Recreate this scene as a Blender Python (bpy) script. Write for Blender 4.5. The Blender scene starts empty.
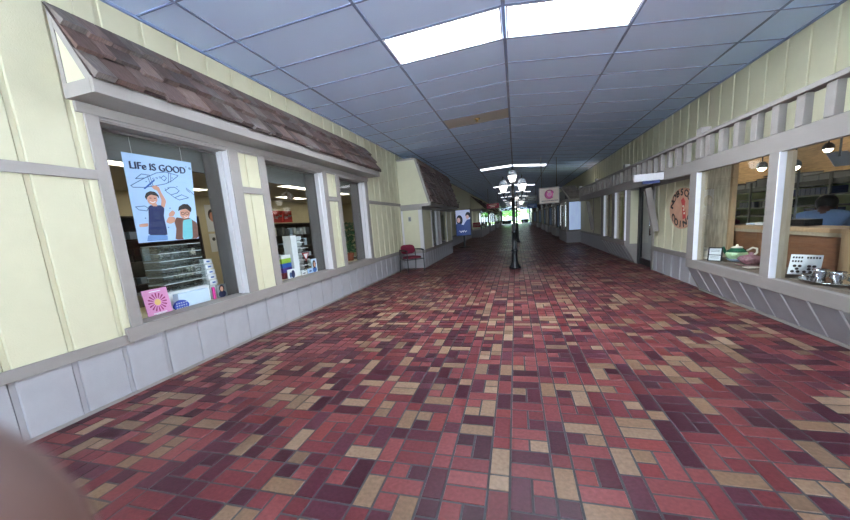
import bpy, bmesh, math, random
from mathutils import Vector, Matrix
random.seed(7)
R = random.random
def U(a, b): return a + (b - a) * random.random()
C = bpy.context.scene.collection
SCALE = 1.2          # the place is laid out in 0.833 m units and scaled to metres at the end
XL, XR = -2.855, 2.873          # planes of the two upper walls
RIDGE, SLL, SLR = 3.071, 0.0396, 0.0986
Y_END, Y_START = 70.0, -5.0
def ceil_z(x): return RIDGE - (SLL * -x if x < 0 else SLR * x)

# ------------------------------------------------------------------ materials
MATS = {}
def srgb(r, g, b):
    f = lambda c: (c / 255 / 12.92) if c / 255 <= 0.04045 else ((c / 255 + 0.055) / 1.055) ** 2.4
    return (f(r), f(g), f(b), 1)
def mat(name, rgb, rough=0.6, metal=0.0, noise=0.0, nscale=20, bump=0.0, bscale=150, spec=0.5, emit=0.0, stretch=None, coat=0.0):
    m = bpy.data.materials.new(name); m.use_nodes = True
    nt = m.node_tree; p = nt.nodes['Principled BSDF']
    col = srgb(*rgb)
    p.inputs['Base Color'].default_value = col
    p.inputs['Roughness'].default_value = rough
    p.inputs['Metallic'].default_value = metal
    p.inputs['Specular IOR Level'].default_value = spec
    p.inputs['Coat Weight'].default_value = coat
    if emit:
        p.inputs['Emission Color'].default_value = col
        p.inputs['Emission Strength'].default_value = emit
    if noise or bump:
        tc = nt.nodes.new('ShaderNodeTexCoord')
        mp = nt.nodes.new('ShaderNodeMapping'); nt.links.new(tc.outputs['Object'], mp.inputs['Vector'])
        if stretch: mp.inputs['Scale'].default_value = stretch
    if noise:
        n = nt.nodes.new('ShaderNodeTexNoise'); n.inputs['Scale'].default_value = nscale; n.inputs['Detail'].default_value = 5
        nt.links.new(mp.outputs['Vector'], n.inputs['Vector'])
        r = nt.nodes.new('ShaderNodeValToRGB')
        a = [max(0, c * (1 - noise)) for c in col[:3]]; b = [min(1, c * (1 + noise)) for c in col[:3]]
        r.color_ramp.elements[0].color = (*a, 1); r.color_ramp.elements[1].color = (*b, 1)
        r.color_ramp.elements[0].position = 0.3; r.color_ramp.elements[1].position = 0.7
        nt.links.new(n.outputs['Fac'], r.inputs['Fac']); nt.links.new(r.outputs['Color'], p.inputs['Base Color'])
    if bump:
        n = nt.nodes.new('ShaderNodeTexNoise'); n.inputs['Scale'].default_value = bscale; n.inputs['Detail'].default_value = 3
        nt.links.new(mp.outputs['Vector'], n.inputs['Vector'])
        bp = nt.nodes.new('ShaderNodeBump'); bp.inputs['Strength'].default_value = bump; bp.inputs['Distance'].default_value = 0.004
        nt.links.new(n.outputs['Fac'], bp.inputs['Height']); nt.links.new(bp.outputs['Normal'], p.inputs['Normal'])
    MATS[name] = m
    return m
def attr_mat(name, attr, rough, nscale, noise, spec=0.5, bump=0.2, bscale=60, rough_noise=0.0, stretch=None):
    m = mat(name, (128, 128, 128), rough, spec=spec, bump=bump, bscale=bscale, stretch=stretch)
    nt = m.node_tree; p = nt.nodes['Principled BSDF']
    a = nt.nodes.new('ShaderNodeAttribute'); a.attribute_name = attr
    tc = nt.nodes.new('ShaderNodeTexCoord'); mp = nt.nodes.new('ShaderNodeMapping')
    if stretch: mp.inputs['Scale'].default_value = stretch
    nt.links.new(tc.outputs['Object'], mp.inputs['Vector'])
    n = nt.nodes.new('ShaderNodeTexNoise'); n.inputs['Scale'].default_value = nscale; n.inputs['Detail'].default_value = 6
    nt.links.new(mp.outputs['Vector'], n.inputs['Vector'])
    mr = nt.nodes.new('ShaderNodeMapRange'); mr.inputs['From Min'].default_value = 0.3; mr.inputs['From Max'].default_value = 0.7
    mr.inputs['To Min'].default_value = 1 - noise; mr.inputs['To Max'].default_value = 1 + noise
    nt.links.new(n.outputs['Fac'], mr.inputs['Value'])
    mx = nt.nodes.new('ShaderNodeVectorMath'); mx.operation = 'SCALE'
    nt.links.new(a.outputs['Color'], mx.inputs[0]); nt.links.new(mr.outputs['Result'], mx.inputs['Scale'])
    nt.links.new(mx.outputs['Vector'], p.inputs['Base Color'])
    if rough_noise:
        n2 = nt.nodes.new('ShaderNodeTexNoise'); n2.inputs['Scale'].default_value = 1.3; n2.inputs['Detail'].default_value = 4
        nt.links.new(tc.outputs['Object'], n2.inputs['Vector'])
        m2 = nt.nodes.new('ShaderNodeMapRange'); m2.inputs['From Min'].default_value = 0.3; m2.inputs['From Max'].default_value = 0.7
        m2.inputs['To Min'].default_value = rough - rough_noise; m2.inputs['To Max'].default_value = rough + rough_noise
        nt.links.new(n2.outputs['Fac'], m2.inputs['Value']); nt.links.new(m2.outputs['Result'], p.inputs['Roughness'])
    return m
def glass_mat(name, tint=(0.93, 0.95, 0.94), refl=1.0):
    m = bpy.data.materials.new(name); m.use_nodes = True; nt = m.node_tree
    nt.nodes.remove(nt.nodes['Principled BSDF']); out = nt.nodes['Material Output']
    t = nt.nodes.new('ShaderNodeBsdfTransparent'); t.inputs['Color'].default_value = (*tint, 1)
    g = nt.nodes.new('ShaderNodeBsdfGlossy'); g.inputs['Roughness'].default_value = 0.0
    f = nt.nodes.new('ShaderNodeLayerWeight'); f.inputs['Blend'].default_value = 0.5
    pw = nt.nodes.new('ShaderNodeMath'); pw.operation = 'POWER'; pw.inputs[1].default_value = 4.0
    mu = nt.nodes.new('ShaderNodeMath'); mu.operation = 'MULTIPLY_ADD'; mu.inputs[1].default_value = 0.7 * refl; mu.inputs[2].default_value = 0.045 * refl; mu.use_clamp = True
    mix = nt.nodes.new('ShaderNodeMixShader')
    nt.links.new(f.outputs['Facing'], pw.inputs[0]); nt.links.new(pw.outputs[0], mu.inputs[0]); nt.links.new(mu.outputs[0], mix.inputs['Fac'])
    nt.links.new(t.outputs[0], mix.inputs[1]); nt.links.new(g.outputs[0], mix.inputs[2]); nt.links.new(mix.outputs[0], out.inputs['Surface'])
    MATS[name] = m; return m

mat('yellow_siding', (188, 183, 155), 0.75, noise=0.03, nscale=6, bump=0.5, bscale=130)
mat('grey_panel', (148, 145, 148), 0.7, noise=0.04, nscale=8, bump=0.5, bscale=140)
mat('taupe_paint', (126, 119, 114), 0.6, noise=0.05, nscale=10, bump=0.35, bscale=60, stretch=(1, 0.25, 1))
mat('light_trim', (192, 189, 190), 0.55, noise=0.04, nscale=14, bump=0.25, bscale=50, stretch=(1, 1, 0.2))
mat('white_paint', (232, 232, 236), 0.5, noise=0.03, nscale=12)
mat('dark_frame', (46, 45, 46), 0.45)
mat('bronze_frame', (84, 80, 78), 0.4)
mat('black_metal', (22, 24, 28), 0.35, metal=0.2)
mat('black_plastic', (18, 18, 20), 0.45)
mat('mortar', (46, 43, 43), 0.85, noise=0.2, nscale=40)
mat('ceiling_tile', (204, 226, 255), 0.85, noise=0.03, nscale=300, bump=0.4, bscale=220)
mat('stained_tile', (176, 166, 152), 0.85, noise=0.05, nscale=4)
mat('ceiling_grid', (106, 120, 150), 0.5)
mat('lamp_panel', (232, 243, 255), 0.5, emit=52)
mat('worn_lamp_panel', (240, 246, 255), 0.5, emit=3)
mat('shop_lamp_panel', (255, 246, 226), 0.5, emit=4.0)
mat('lamp_glass', (255, 252, 244), 0.3, emit=3)
mat('coin_lamp_panel', (255, 246, 230), 0.5, emit=13)
mat('spot_bulb', (255, 240, 214), 0.3, emit=45)
mat('lamp_dome', (176, 182, 188), 0.12, spec=0.8)
mat('brass', (190, 160, 90), 0.3, metal=0.9)
mat('chrome', (205, 205, 205), 0.18, metal=1.0, noise=0.08, nscale=30)
mat('burgundy_fabric', (96, 12, 38), 0.9, noise=0.1, nscale=60, bump=0.3, bscale=300)
mat('cream_wall', (214, 202, 168), 0.85, noise=0.03, nscale=5)
mat('shop_ceiling', (196, 190, 176), 0.9, noise=0.05, nscale=80)
mat('valance_grey', (112, 112, 112), 0.7, noise=0.05, nscale=20)
mat('shop_carpet', (96, 88, 80), 0.95, noise=0.2, nscale=60)
mat('dark_wood', (58, 42, 34), 0.5, noise=0.2, nscale=8, stretch=(1, 1, 6))
mat('brown_panel', (122, 82, 56), 0.55, noise=0.16, nscale=6, stretch=(1, 1, 8), bump=0.2, bscale=20)
mat('light_wood', (180, 148, 112), 0.55, noise=0.12, nscale=6, stretch=(6, 6, 1))
mat('pale_plywood', (176, 160, 136), 0.65, noise=0.1, nscale=5, stretch=(5, 5, 1))
mat('pine', (208, 170, 124), 0.5, noise=0.22, nscale=5, stretch=(6, 0.8, 8), bump=0.2, bscale=12)
mat('barn_wood', (188, 174, 150), 0.85, noise=0.32, nscale=5, stretch=(7, 7, 0.9), bump=0.6, bscale=22)
mat('ledge_felt', (112, 100, 88), 0.95, noise=0.12, nscale=30)
mat('acrylic', (206, 212, 212), 0.1, spec=0.8)
mat('paper_white', (236, 238, 240), 0.7)
mat('paper_blue', (176, 204, 240), 0.6)
mat('poster_ink', (26, 34, 74), 0.7)
mat('poster_line', (74, 96, 140), 0.7)
mat('skin_print', (206, 150, 128), 0.7)
mat('hair_print', (34, 26, 28), 0.7)
mat('navy_print', (28, 38, 82), 0.7)
mat('jeans_print', (110, 148, 204), 0.7)
mat('brown_print', (110, 74, 64), 0.7)
mat('teal_print', (120, 198, 206), 0.7)
mat('pink_card', (224, 150, 196), 0.6)
mat('magenta', (206, 50, 140), 0.6)
mat('plum_print', (150, 40, 100), 0.6)
mat('gold_print', (236, 196, 120), 0.6)
mat('pale_blue', (206, 222, 240), 0.5)
mat('royal_blue', (44, 70, 170), 0.5)
mat('red_panel', (220, 52, 44), 0.5)
mat('lime', (150, 190, 60), 0.6)
mat('cobalt', (40, 90, 170), 0.6)
mat('violet', (70, 50, 130), 0.6)
mat('maroon', (110, 30, 50), 0.6)
mat('leaf_green', (44, 96, 58), 0.5, noise=0.3, nscale=15)
mat('terracotta', (150, 84, 60), 0.8)
mat('sign_cream', (222, 206, 186), 0.5, noise=0.02, nscale=5)
mat('sign_red', (140, 22, 52), 0.5)
mat('sign_blue', (96, 124, 176), 0.5)
mat('lightbox_sky', (190, 200, 232), 0.4, emit=0.32)
mat('lightbox_navy', (46, 70, 130), 0.4, emit=0.22)
mat('lightbox_dark', (18, 22, 42), 0.4, emit=0.1)
mat('lightbox_skin', (206, 172, 170), 0.4, emit=0.25)
mat('lightbox_white', (240, 244, 255), 0.4, emit=0.5)
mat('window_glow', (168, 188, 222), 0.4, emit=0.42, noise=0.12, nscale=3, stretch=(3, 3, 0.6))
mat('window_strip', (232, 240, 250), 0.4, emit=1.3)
mat('disc_wood', (182, 140, 116), 0.7, noise=0.1, nscale=8)
mat('black_paint', (16, 15, 16), 0.6)
mat('red_paint', (168, 44, 40), 0.6)
mat('teapot_green', (40, 106, 78), 0.12, coat=0.6)
mat('teapot_pale', (176, 208, 160), 0.12, coat=0.6, noise=0.2, nscale=20)
mat('cream_china', (232, 222, 204), 0.15, coat=0.5)
mat('blue_china', (168, 186, 206), 0.15, coat=0.5)
mat('pink_china', (152, 112, 118), 0.2, coat=0.5, noise=0.35, nscale=45)
mat('coin_metal', (60, 54, 50), 0.4, metal=0.5)
mat('binder_navy', (38, 50, 92), 0.5)
mat('storage_grey', (136, 138, 140), 0.6)
mat('shelf_metal', (92, 92, 92), 0.5)
mat('shop_green_wall', (196, 204, 160), 0.8, noise=0.04, nscale=3)
mat('shirt_blue', (112, 136, 176), 0.85, noise=0.06, nscale=40)
mat('trouser', (52, 54, 66), 0.85)
mat('hair_dark', (26, 20, 20), 0.6, noise=0.3, nscale=60, stretch=(1, 1, 0.3))
mat('skin', (96, 68, 60), 0.55, noise=0.06, nscale=30)
mat('shoe', (24, 22, 22), 0.5)
mat('concrete', (178, 187, 196), 0.9, noise=0.1, nscale=2)
mat('lawn', (96, 140, 70), 0.95, noise=0.25, nscale=3)
mat('foliage', (88, 132, 76), 0.8, noise=0.35, nscale=2)
mat('bark', (86, 70, 58), 0.9)
mat('planter_dark', (38, 40, 42), 0.6)
attr_mat('brick_tile', 'tone', 0.36, 45, 0.16, spec=0.07, bump=0.25, bscale=70, rough_noise=0.08)
attr_mat('shake', 'tone', 0.75, 10, 0.28, spec=0.3, bump=0.7, bscale=16, stretch=(1, 9, 1))
glass_mat('glass', (0.90, 0.93, 0.92), 1.0)
glass_mat('clear_acrylic', (0.84, 0.88, 0.88), 1.6)

# ------------------------------------------------------------------ mesh builder
class B:
    def __init__(s): s.v = []; s.f = []; s.m = []; s.c = []; s.sm = []
    def face(s, pts, m=0, c=None, smooth=False):
        i = len(s.v); s.v += [tuple(p) for p in pts]; s.f.append(list(range(i, i + len(pts)))); s.m.append(m); s.c.append(c); s.sm.append(smooth)
    def _add(s, vs, fs, m=0, c=None, smooth=False):
        i = len(s.v); s.v += [tuple(p) for p in vs]
        for f in fs: s.f.append([i + k for k in f]); s.m.append(m); s.c.append(c); s.sm.append(smooth)
    def box(s, x0, x1, y0, y1, z0, z1, m=0, c=None):
        if x0 > x1: x0, x1 = x1, x0
        if y0 > y1: y0, y1 = y1, y0
        if z0 > z1: z0, z1 = z1, z0
        s._add([(x0,y0,z0),(x1,y0,z0),(x1,y1,z0),(x0,y1,z0),(x0,y0,z1),(x1,y0,z1),(x1,y1,z1),(x0,y1,z1)],
               [(0,3,2,1),(4,5,6,7),(0,1,5,4),(1,2,6,5),(2,3,7,6),(3,0,4,7)], m, c)
    def prism(s, pts, vec, m=0, c=None):     # polygon swept along vec
        n = len(pts); P = [Vector(p) for p in pts]; V = Vector(vec)
        nrm = Vector((0, 0, 0))
        for k in range(n): nrm += P[k].cross(P[(k + 1) % n])
        if nrm.dot(V) > 0: P.reverse()
        s._add(P + [p + V for p in P], [list(range(n)), list(range(2 * n - 1, n - 1, -1))] + [((k + 1) % n, k, n + k, n + (k + 1) % n) for k in range(n)], m, c)
    def beam(s, p, q, w, h, m=0, up=(0, 0, 1)):
        p, q = Vector(p), Vector(q); d = (q - p).normalized(); u = Vector(up)
        if abs(d.dot(u)) > 0.98: u = Vector((1, 0, 0))
        r = d.cross(u).normalized(); u = r.cross(d)
        a = [p + r * sx * w / 2 + u * sz * h / 2 for sx, sz in ((-1,-1),(1,-1),(1,1),(-1,1))]
        s.prism(a, q - p, m)
    def tube(s, path, rad, n=10, m=0, cap=True, squash=None):
        path = [Vector(p) for p in path]; k = len(path)
        rads = rad if isinstance(rad, (list, tuple)) else [rad] * k
        vs = []; prev = None
        for i, p in enumerate(path):
            d = (path[min(i + 1, k - 1)] - path[max(i - 1, 0)]).normalized()
            if prev is None:
                a = Vector((0, 0, 1)) if abs(d.z) < 0.9 else Vector((1, 0, 0))
                u = d.cross(a).normalized()
            else: u = (prev - d * prev.dot(d)).normalized()
            prev = u; w = d.cross(u)
            for j in range(n):
                t = 2 * math.pi * j / n
                vs.append(p + (u * math.cos(t) + w * math.sin(t)) * rads[i])
        fs = [(i * n + j, i * n + (j + 1) % n, (i + 1) * n + (j + 1) % n, (i + 1) * n + j) for i in range(k - 1) for j in range(n)]
        s._add(vs, fs, m, None, True)
        if cap:
            s._add(vs[:n], [list(range(n - 1, -1, -1))], m); s._add(vs[-n:], [list(range(n))], m)
    def lathe(s, prof, c=(0, 0, 0), n=20, m=0, axis='z', sx=1, sy=1):
        vs = []
        for r, z in prof:
            for j in range(n):
                t = 2 * math.pi * j / n
                vs.append((c[0] + r * math.cos(t) * sx, c[1] + r * math.sin(t) * sy, c[2] + z))
        k = len(prof)
        fs = [(i * n + j, i * n + (j + 1) % n, (i + 1) * n + (j + 1) % n, (i + 1) * n + j) for i in range(k - 1) for j in range(n)]
        if prof[0][1] > prof[-1][1]: fs = [f[::-1] for f in fs]
        s._add(vs, fs, m, None, True)
        lo, hi = (vs[:n], vs[-n:])
        if prof[0][0] > 1e-4: s._add(lo, [list(range(n - 1, -1, -1)) if prof[0][1] < prof[-1][1] else list(range(n))], m)
        if prof[-1][0] > 1e-4: s._add(hi, [list(range(n)) if prof[0][1] < prof[-1][1] else list(range(n - 1, -1, -1))], m)
    def ball(s, c, r, m=0, n=14, sc=(1, 1, 1)):
        k = 9
        vs = [];
        for i in range(k + 1):
            a = math.pi * i / k - math.pi / 2
            for j in range(n):
                t = 2 * math.pi * j / n
                vs.append((c[0] + r * sc[0] * math.cos(a) * math.cos(t), c[1] + r * sc[1] * math.cos(a) * math.sin(t), c[2] + r * sc[2] * math.sin(a)))
        s._add(vs, [(i * n + j, i * n + (j + 1) % n, (i + 1) * n + (j + 1) % n, (i + 1) * n + j) for i in range(k) for j in range(n)], m, None, True)
    def build(s, name, mats, parent=None, origin=None, bevel=0.0, tone=False):
        if isinstance(mats, str): mats = [mats]
        off = Vector((0, 0, 0))
        if parent is not None: off = Vector(parent['_w']) if '_w' in parent else Vector((0, 0, 0))
        if origin is not None: off = Vector(origin)
        me = bpy.data.meshes.new(name)
        me.from_pydata([tuple(Vector(v) - off) for v in s.v], [], s.f)
        for m in mats: me.materials.append(MATS[m])
        me.polygons.foreach_set('material_index', s.m)
        me.polygons.foreach_set('use_smooth', s.sm)
        if tone:
            a = me.attributes.new('tone', 'FLOAT_COLOR', 'FACE')
            buf = []
            for c in s.c: buf += list(c if c else (0.02, 0.02, 0.02, 1))
            a.data.foreach_set('color', buf)
        if any(s.sm) or bevel:
            bm = bmesh.new(); bm.from_mesh(me)
            if any(s.sm): bmesh.ops.remove_doubles(bm, verts=bm.verts, dist=1e-5)
            if bevel:
                ed = [e for e in bm.edges if len(e.link_faces) == 2 and e.calc_face_angle(0) > 0.6]
                bmesh.ops.bevel(bm, geom=ed, offset=bevel, segments=2, affect='EDGES', profile=0.5)
            bm.to_mesh(me); bm.free()
        me.update()
        o = bpy.data.objects.new(name, me); C.objects.link(o)
        if parent is not None:
            o.parent = parent; o['_w'] = list(off)
        else:
            o.location = off; o['_w'] = list(off)
        return o
def tag(o, label, cat, group=None, kind=None):
    o['label'] = label; o['category'] = cat
    if group: o['group'] = group
    if kind: o['kind'] = kind
    return o
def struct(o): o['kind'] = 'structure'; return o
def thing(name, label, cat, loc=(0, 0, 0), group=None):
    o = bpy.data.objects.new(name, None); C.objects.link(o); o.location = loc; o['_w'] = list(loc); o.empty_display_size = 0.1
    return tag(o, label, cat, group)
def copy_tree(o, parent=None):
    c = o.copy(); C.objects.link(c)
    if parent is not None: c.parent = parent
    for ch in list(o.children): copy_tree(ch, c)
    return c
def dup(root, loc, label, rz=0, group=None):
    c = copy_tree(root); c.location = loc; c.rotation_euler.z = rz; c['label'] = label
    if group: c['group'] = group
    return c
def text_geo(string, size, offset=0.0, shear=0.0):
    cu = bpy.data.curves.new('t', 'FONT'); cu.body = string; cu.size = size; cu.offset = offset; cu.shear = shear
    cu.align_x = 'CENTER'; cu.align_y = 'CENTER'; cu.extrude = 0.0
    o = bpy.data.objects.new('t', cu); C.objects.link(o)
    dg = bpy.context.evaluated_depsgraph_get(); me = bpy.data.meshes.new_from_object(o.evaluated_get(dg))
    vs = [v.co.copy() for v in me.vertices]; fs = [tuple(p.vertices) for p in me.polygons]
    bpy.data.objects.remove(o); bpy.data.curves.remove(cu); bpy.data.meshes.remove(me)
    return vs, fs
def add_text(b, string, size, origin, ux, uy, m=0, offset=0.0, shear=0.0):
    vs, fs = text_geo(string, size, offset, shear); o = Vector(origin); ux = Vector(ux); uy = Vector(uy)
    b._add([o + ux * v.x + uy * v.y for v in vs], fs, m)
def stroke(b, pts, w, n, m=0):      # a flat line of width w on a plane with normal n
    n = Vector(n); P = [Vector(p) for p in pts]
    for p, q in zip(P[:-1], P[1:]):
        d = (q - p); 
        if d.length < 1e-6: continue
        d.normalize(); r = d.cross(n) * w / 2
        b.face([p - r - d * w * .3, q - r + d * w * .3, q + r + d * w * .3, p + r - d * w * .3], m)

# ------------------------------------------------------------------ floor
UN = 0.0925
def make_floor():
    b = B()
    reds = [srgb(164, 84, 84), srgb(152, 75, 78), srgb(172, 92, 90), srgb(144, 70, 73)]
    oranges = [srgb(164, 80, 76), srgb(160, 74, 74)]
    plums = [srgb(104, 54, 66), srgb(94, 48, 60), srgb(116, 62, 74), srgb(110, 52, 64)]
    tans = [srgb(188, 150, 120), srgb(178, 140, 110), srgb(196, 160, 130), srgb(168, 134, 107)]
    def tone():
        r = R()
        c = random.choice(reds) if r < .40 else random.choice(oranges) if r < .48 else random.choice(plums) if r < .76 else random.choice(tans)
        k = U(.88, 1.1) * .32; return (c[0] * k, c[1] * k, c[2] * k, 1)
    J = 0.0052; D = 0.0022
    x_lo, x_hi = -2.9, 2.92
    def brick(x0, x1, y0, y1):
        if x1 < x_lo or x0 > x_hi: return
        x0, x1, y0, y1 = x0 + J, x1 - J, y0 + J, y1 - J; c = tone()
        if y0 < 12:
            e = 0.0012
            t = [(x0+e,y0+e,0),(x1-e,y0+e,0),(x1-e,y1-e,0),(x0+e,y1-e,0)]; q = [(x0,y0,-D),(x1,y0,-D),(x1,y1,-D),(x0,y1,-D)]
            b._add(t + q, [(0,1,2,3),(4,5,1,0),(5,6,2,1),(6,7,3,2),(7,4,0,3)], 1, c)
        else: b.face([(x0,y0,0),(x1,y0,0),(x1,y1,0),(x0,y1,0)], 1, c)
    k0, k1 = int(x_lo / (3 * UN)) - 2, int(x_hi / (3 * UN)) + 2
    for k in range(k0, k1):
        xa = k * 3 * UN; xb = xa + 2 * UN; xc = xa + 3 * UN
        y = Y_START - random.randint(0, 2) * UN
        while y < Y_END:                 # two-wide strip: blocks of an upright brick with two halves, laid bricks, pairs
            r = R()
            if r < .42:
                if R() < .5: brick(xa, xa + UN, y, y + 2*UN); hx = xa + UN
                else: brick(xa + UN, xb, y, y + 2*UN); hx = xa
                brick(hx, hx + UN, y, y + UN); brick(hx, hx + UN, y + UN, y + 2*UN); y += 2*UN
                brick(xa, xb, y, y + UN); y += UN
            elif r < .85: brick(xa, xb, y, y + UN); y += UN
            else: brick(xa, xa + UN, y, y + UN); brick(xa + UN, xb, y, y + UN); y += UN
        y = Y_START - random.randint(0, 2) * UN
        while y < Y_END:                 # one-wide strip: full bricks with a half between
            brick(xb, xc, y, y + 2*UN); y += 2*UN
            if R() < .8: brick(xb, xc, y, y + UN); y += UN
    b.face([(x_lo-.2, Y_START-.2, -D), (x_hi+.2, Y_START-.2, -D), (x_hi+.2, Y_END+.1, -D), (x_lo-.2, Y_END+.1, -D)], 0)
    struct(b.build('floor', ['mortar', 'brick_tile'], tone=True))
make_floor()

# ------------------------------------------------------------------ ceiling and its lights
CY0, CS, TW = 3.583, 0.6096, 1.2192
LIGHT_ROWS = [0, 16, 29, 38, 47, 56, 65, 74, 83, 92, 101]
def make_ceiling():
    b = B()
    r0, r1 = int((Y_START - CY0) / CS) - 1, int((Y_END - CY0) / CS) + 1
    def cell(xa, xb, i, m):
        ya, yb = max(CY0 + i * CS, Y_START), min(CY0 + (i + 1) * CS, Y_END)
        if yb <= ya: return
        b.face([(xa, ya, ceil_z(xa)), (xa, yb, ceil_z(xa)), (xb, yb, ceil_z(xb)), (xb, ya, ceil_z(xb))], m)
    cols = [(-TW, -.001), (-2*TW, -TW), (XL - .05, -2*TW), (.001, TW), (TW, 2*TW), (2*TW, XR + .05)]
    for i in range(r0, r1):
        for k, (xa, xb) in enumerate(cols):
            if i in LIGHT_ROWS and k in (0, 3): continue
            cell(xa, xb, i, 1 if (k == 0 and i == 5) else 0)
    # suspension bars
    def bar(p, q, w, h=0.012): b.beam(p, q, w, h, 2)
    for x, w in ((-2*TW, .024), (-TW, .024), (TW, .024), (2*TW, .024)):
        bar((x, Y_START, ceil_z(x)), (x, Y_END, ceil_z(x)), w)
    bar((0, Y_START, RIDGE - .003), (0, Y_END, RIDGE - .003), .034)
    for x in (XL + .012, XR - .012): bar((x, Y_START, ceil_z(x) - .006), (x, Y_END, ceil_z(x) - .006), .024, .02)
    for i in range(r0, r1 + 1):
        y = CY0 + i * CS
        if not (Y_START < y < Y_END): continue
        bar((XL, y, ceil_z(XL)), (0, y, RIDGE), .02, .008); bar((0, y, RIDGE), (XR, y, ceil_z(XR)), .02, .008)
    struct(b.build('ceiling', ['ceiling_tile', 'stained_tile', 'ceiling_grid']))
make_ceiling()
def ceiling_light(side, label):
    # troffer in one grid cell, built for row 0
    y0, y1 = CY0 + .012, CY0 + CS - .012
    xa, xb = (-TW + .014, -.02) if side < 0 else (.02, TW - .014)
    xm = (xa + xb) / 2
    t = thing('ceiling_light', label, 'ceiling light', (xm, CY0 + CS/2, ceil_z(xm)), 'recessed fluorescent panels in the corridor ceiling')
    za, zb = ceil_z(xa), ceil_z(xb)
    f = B(); w = .022
    def strip(p, q, r, s_): 
        f.prism([p, q, r, s_], (0, 0, .03))
    def P(x, y, d=0): return (x, y, ceil_z(x) + d)
    for a, c, e, g in ((xa, xb, y0, y0 + w), (xa, xb, y1 - w, y1)): strip(P(a, e, -.004), P(c, e, -.004), P(c, g, -.004), P(a, g, -.004))
    for a, c in ((xa, xa + w), (xb - w, xb)): strip(P(a, y0 + w, -.004), P(c, y0 + w, -.004), P(c, y1 - w, -.004), P(a, y1 - w, -.004))
    f.build('frame', 'white_paint', t)
    h = B(); h.prism([P(xa, y0, .03), P(xb, y0, .03), P(xb, y1, .03), P(xa, y1, .03)], (0, 0, .08)); h.build('housing', 'ceiling_grid', t)
    d = B(); d.prism([P(xa + w, y0 + w, .004), P(xb - w, y0 + w, .004), P(xb - w, y1 - w, .004), P(xa + w, y1 - w, .004)], (0, 0, .01)); d.build('diffuser', 'lamp_panel', t)
    return t
ORD = ['nearest overhead', 'second', 'third', 'fourth', 'fifth', 'sixth', 'seventh', 'eighth', 'ninth', 'tenth', 'eleventh']
for sd, nm in ((-1, 'left'), (1, 'right')):
    src = None; dimmed = None
    for k, row in enumerate(LIGHT_ROWS):
        if k == 0: lb = f'large glowing fluorescent panel {nm} of the ridge, nearest pair overhead'
        else: lb = f'thin bright ceiling panel {nm} of the ridge, {ORD[k]} row down the corridor'
        if src is None: src = ceiling_light(sd, lb); o = src; base_y = src.location.y
        else:
            o = dup(src, src.location.copy(), lb)
            for ch in o.children:          # rows further down are dimmed to keep the far corridor dark
                if ch.name.startswith('diffuser'):
                    if dimmed is None: dimmed = ch.data.copy(); dimmed.materials.clear(); dimmed.materials.append(MATS['worn_lamp_panel'])
                    ch.data = dimmed
        o.location.y = CY0 + CS/2 + row * CS
sp = thing('fire_sprinkler', 'small brass sprinkler head on the discoloured ceiling tile', 'sprinkler', (-.60, 6.93, ceil_z(-.6)))
b = B(); b.lathe([(.055, 0), (.055, -.008), (.03, -.016)], (-.60, 6.93, ceil_z(-.6))); b.build('escutcheon', 'brass', sp)
b = B(); b.lathe([(.012, -.014), (.012, -.045), (.035, -.048), (.035, -.052)], (-.60, 6.93, ceil_z(-.6))); b.build('deflector', 'brass', sp)

# ------------------------------------------------------------------ grooved siding
PITCH = 0.3048
def siding(b, x, nx, y0, y1, z0, z1, phase, m, ztop=None, th=0.014):
    """boards whose face lies at x (normal nx along x), recessed grooves every PITCH ending at phase + k*PITCH"""
    k = math.floor((y0 - phase) / PITCH)
    G = 0.036
    zt = z1
    while phase + k * PITCH < y1:
        a = max(y0, phase + k * PITCH); c = min(y1, phase + (k + 1) * PITCH - G)
        if c - a > .004:
            xf, xb_ = x, x - nx * th; e = .005
            pts = [(xb_, a, z0), (xf - nx * e, a, z0), (xf, a + e, z0), (xf, c - e, z0), (xf - nx * e, c, z0), (xb_, c, z0)]
            b.prism(pts, (0, 0, zt - z0), m)
        k += 1
    # groove floors, each with a slot added along one edge for a shadow line
    k = math.floor((y0 - phase) / PITCH)
    while phase + k * PITCH < y1:
        a = max(y0, phase + k * PITCH - G + .007); c = min(y1, phase + (k + 1) * PITCH - G)
        if c - a > .004: b.box(x - nx * th, x - nx * (th + .03), a, c, z0, z1, m)
        k += 1
    b.box(x - nx * (th + .03), x - nx * (th + .045), y0, y1, z0, z1, m)
PHL = 2.10
lw = B()
ZTL = ceil_z(XL) + .02
wins = [(1.93, 3.08), (3.63, 4.92), (5.42, 6.47)]
GB = 0.43       # top of the grey base panels
siding(lw, XL, 1, Y_START, 14.0, 0.0, GB, PHL, 1)
siding(lw, XL, 1, Y_START, wins[0][0], GB, ZTL, PHL, 0)
siding(lw, XL, 1, wins[0][0], wins[2][1], 2.09, ZTL, PHL, 0)
siding(lw, XL, 1, wins[0][1], wins[1][0], GB, 2.09, 3.34 - PITCH, 0)
siding(lw, XL, 1, wins[1][1], wins[2][0], GB, 2.09, 5.24 - PITCH, 0)
siding(lw, XL, 1, wins[2][1], 14.0, GB, ZTL, PHL, 0)
for (a, c) in wins: lw.box(XL - .014, XL - .059, a, c, GB, .5, 1)
lw.box(XL, XL - .042, 14.0, Y_END, 0, GB, 1); lw.box(XL, XL - .042, 14.0, Y_END, GB, ZTL, 0)
struct(lw.build('wall_left', ['yellow_siding', 'grey_panel']))
bb = B(); bb.box(XL, XL + .012, Y_START, 8.55, 0, .022); struct(bb.build('baseboard_left', 'taupe_paint'))
t = B()
def rail(b, a, c, z0, z1, d=.022, x=XL, n=1): b.box(x, x + n * d, a, c, z0, z1)
rail(t, Y_START, 1.84, .40, .475)
rail(t, Y_START, 1.845, 1.63, 1.70)
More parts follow.
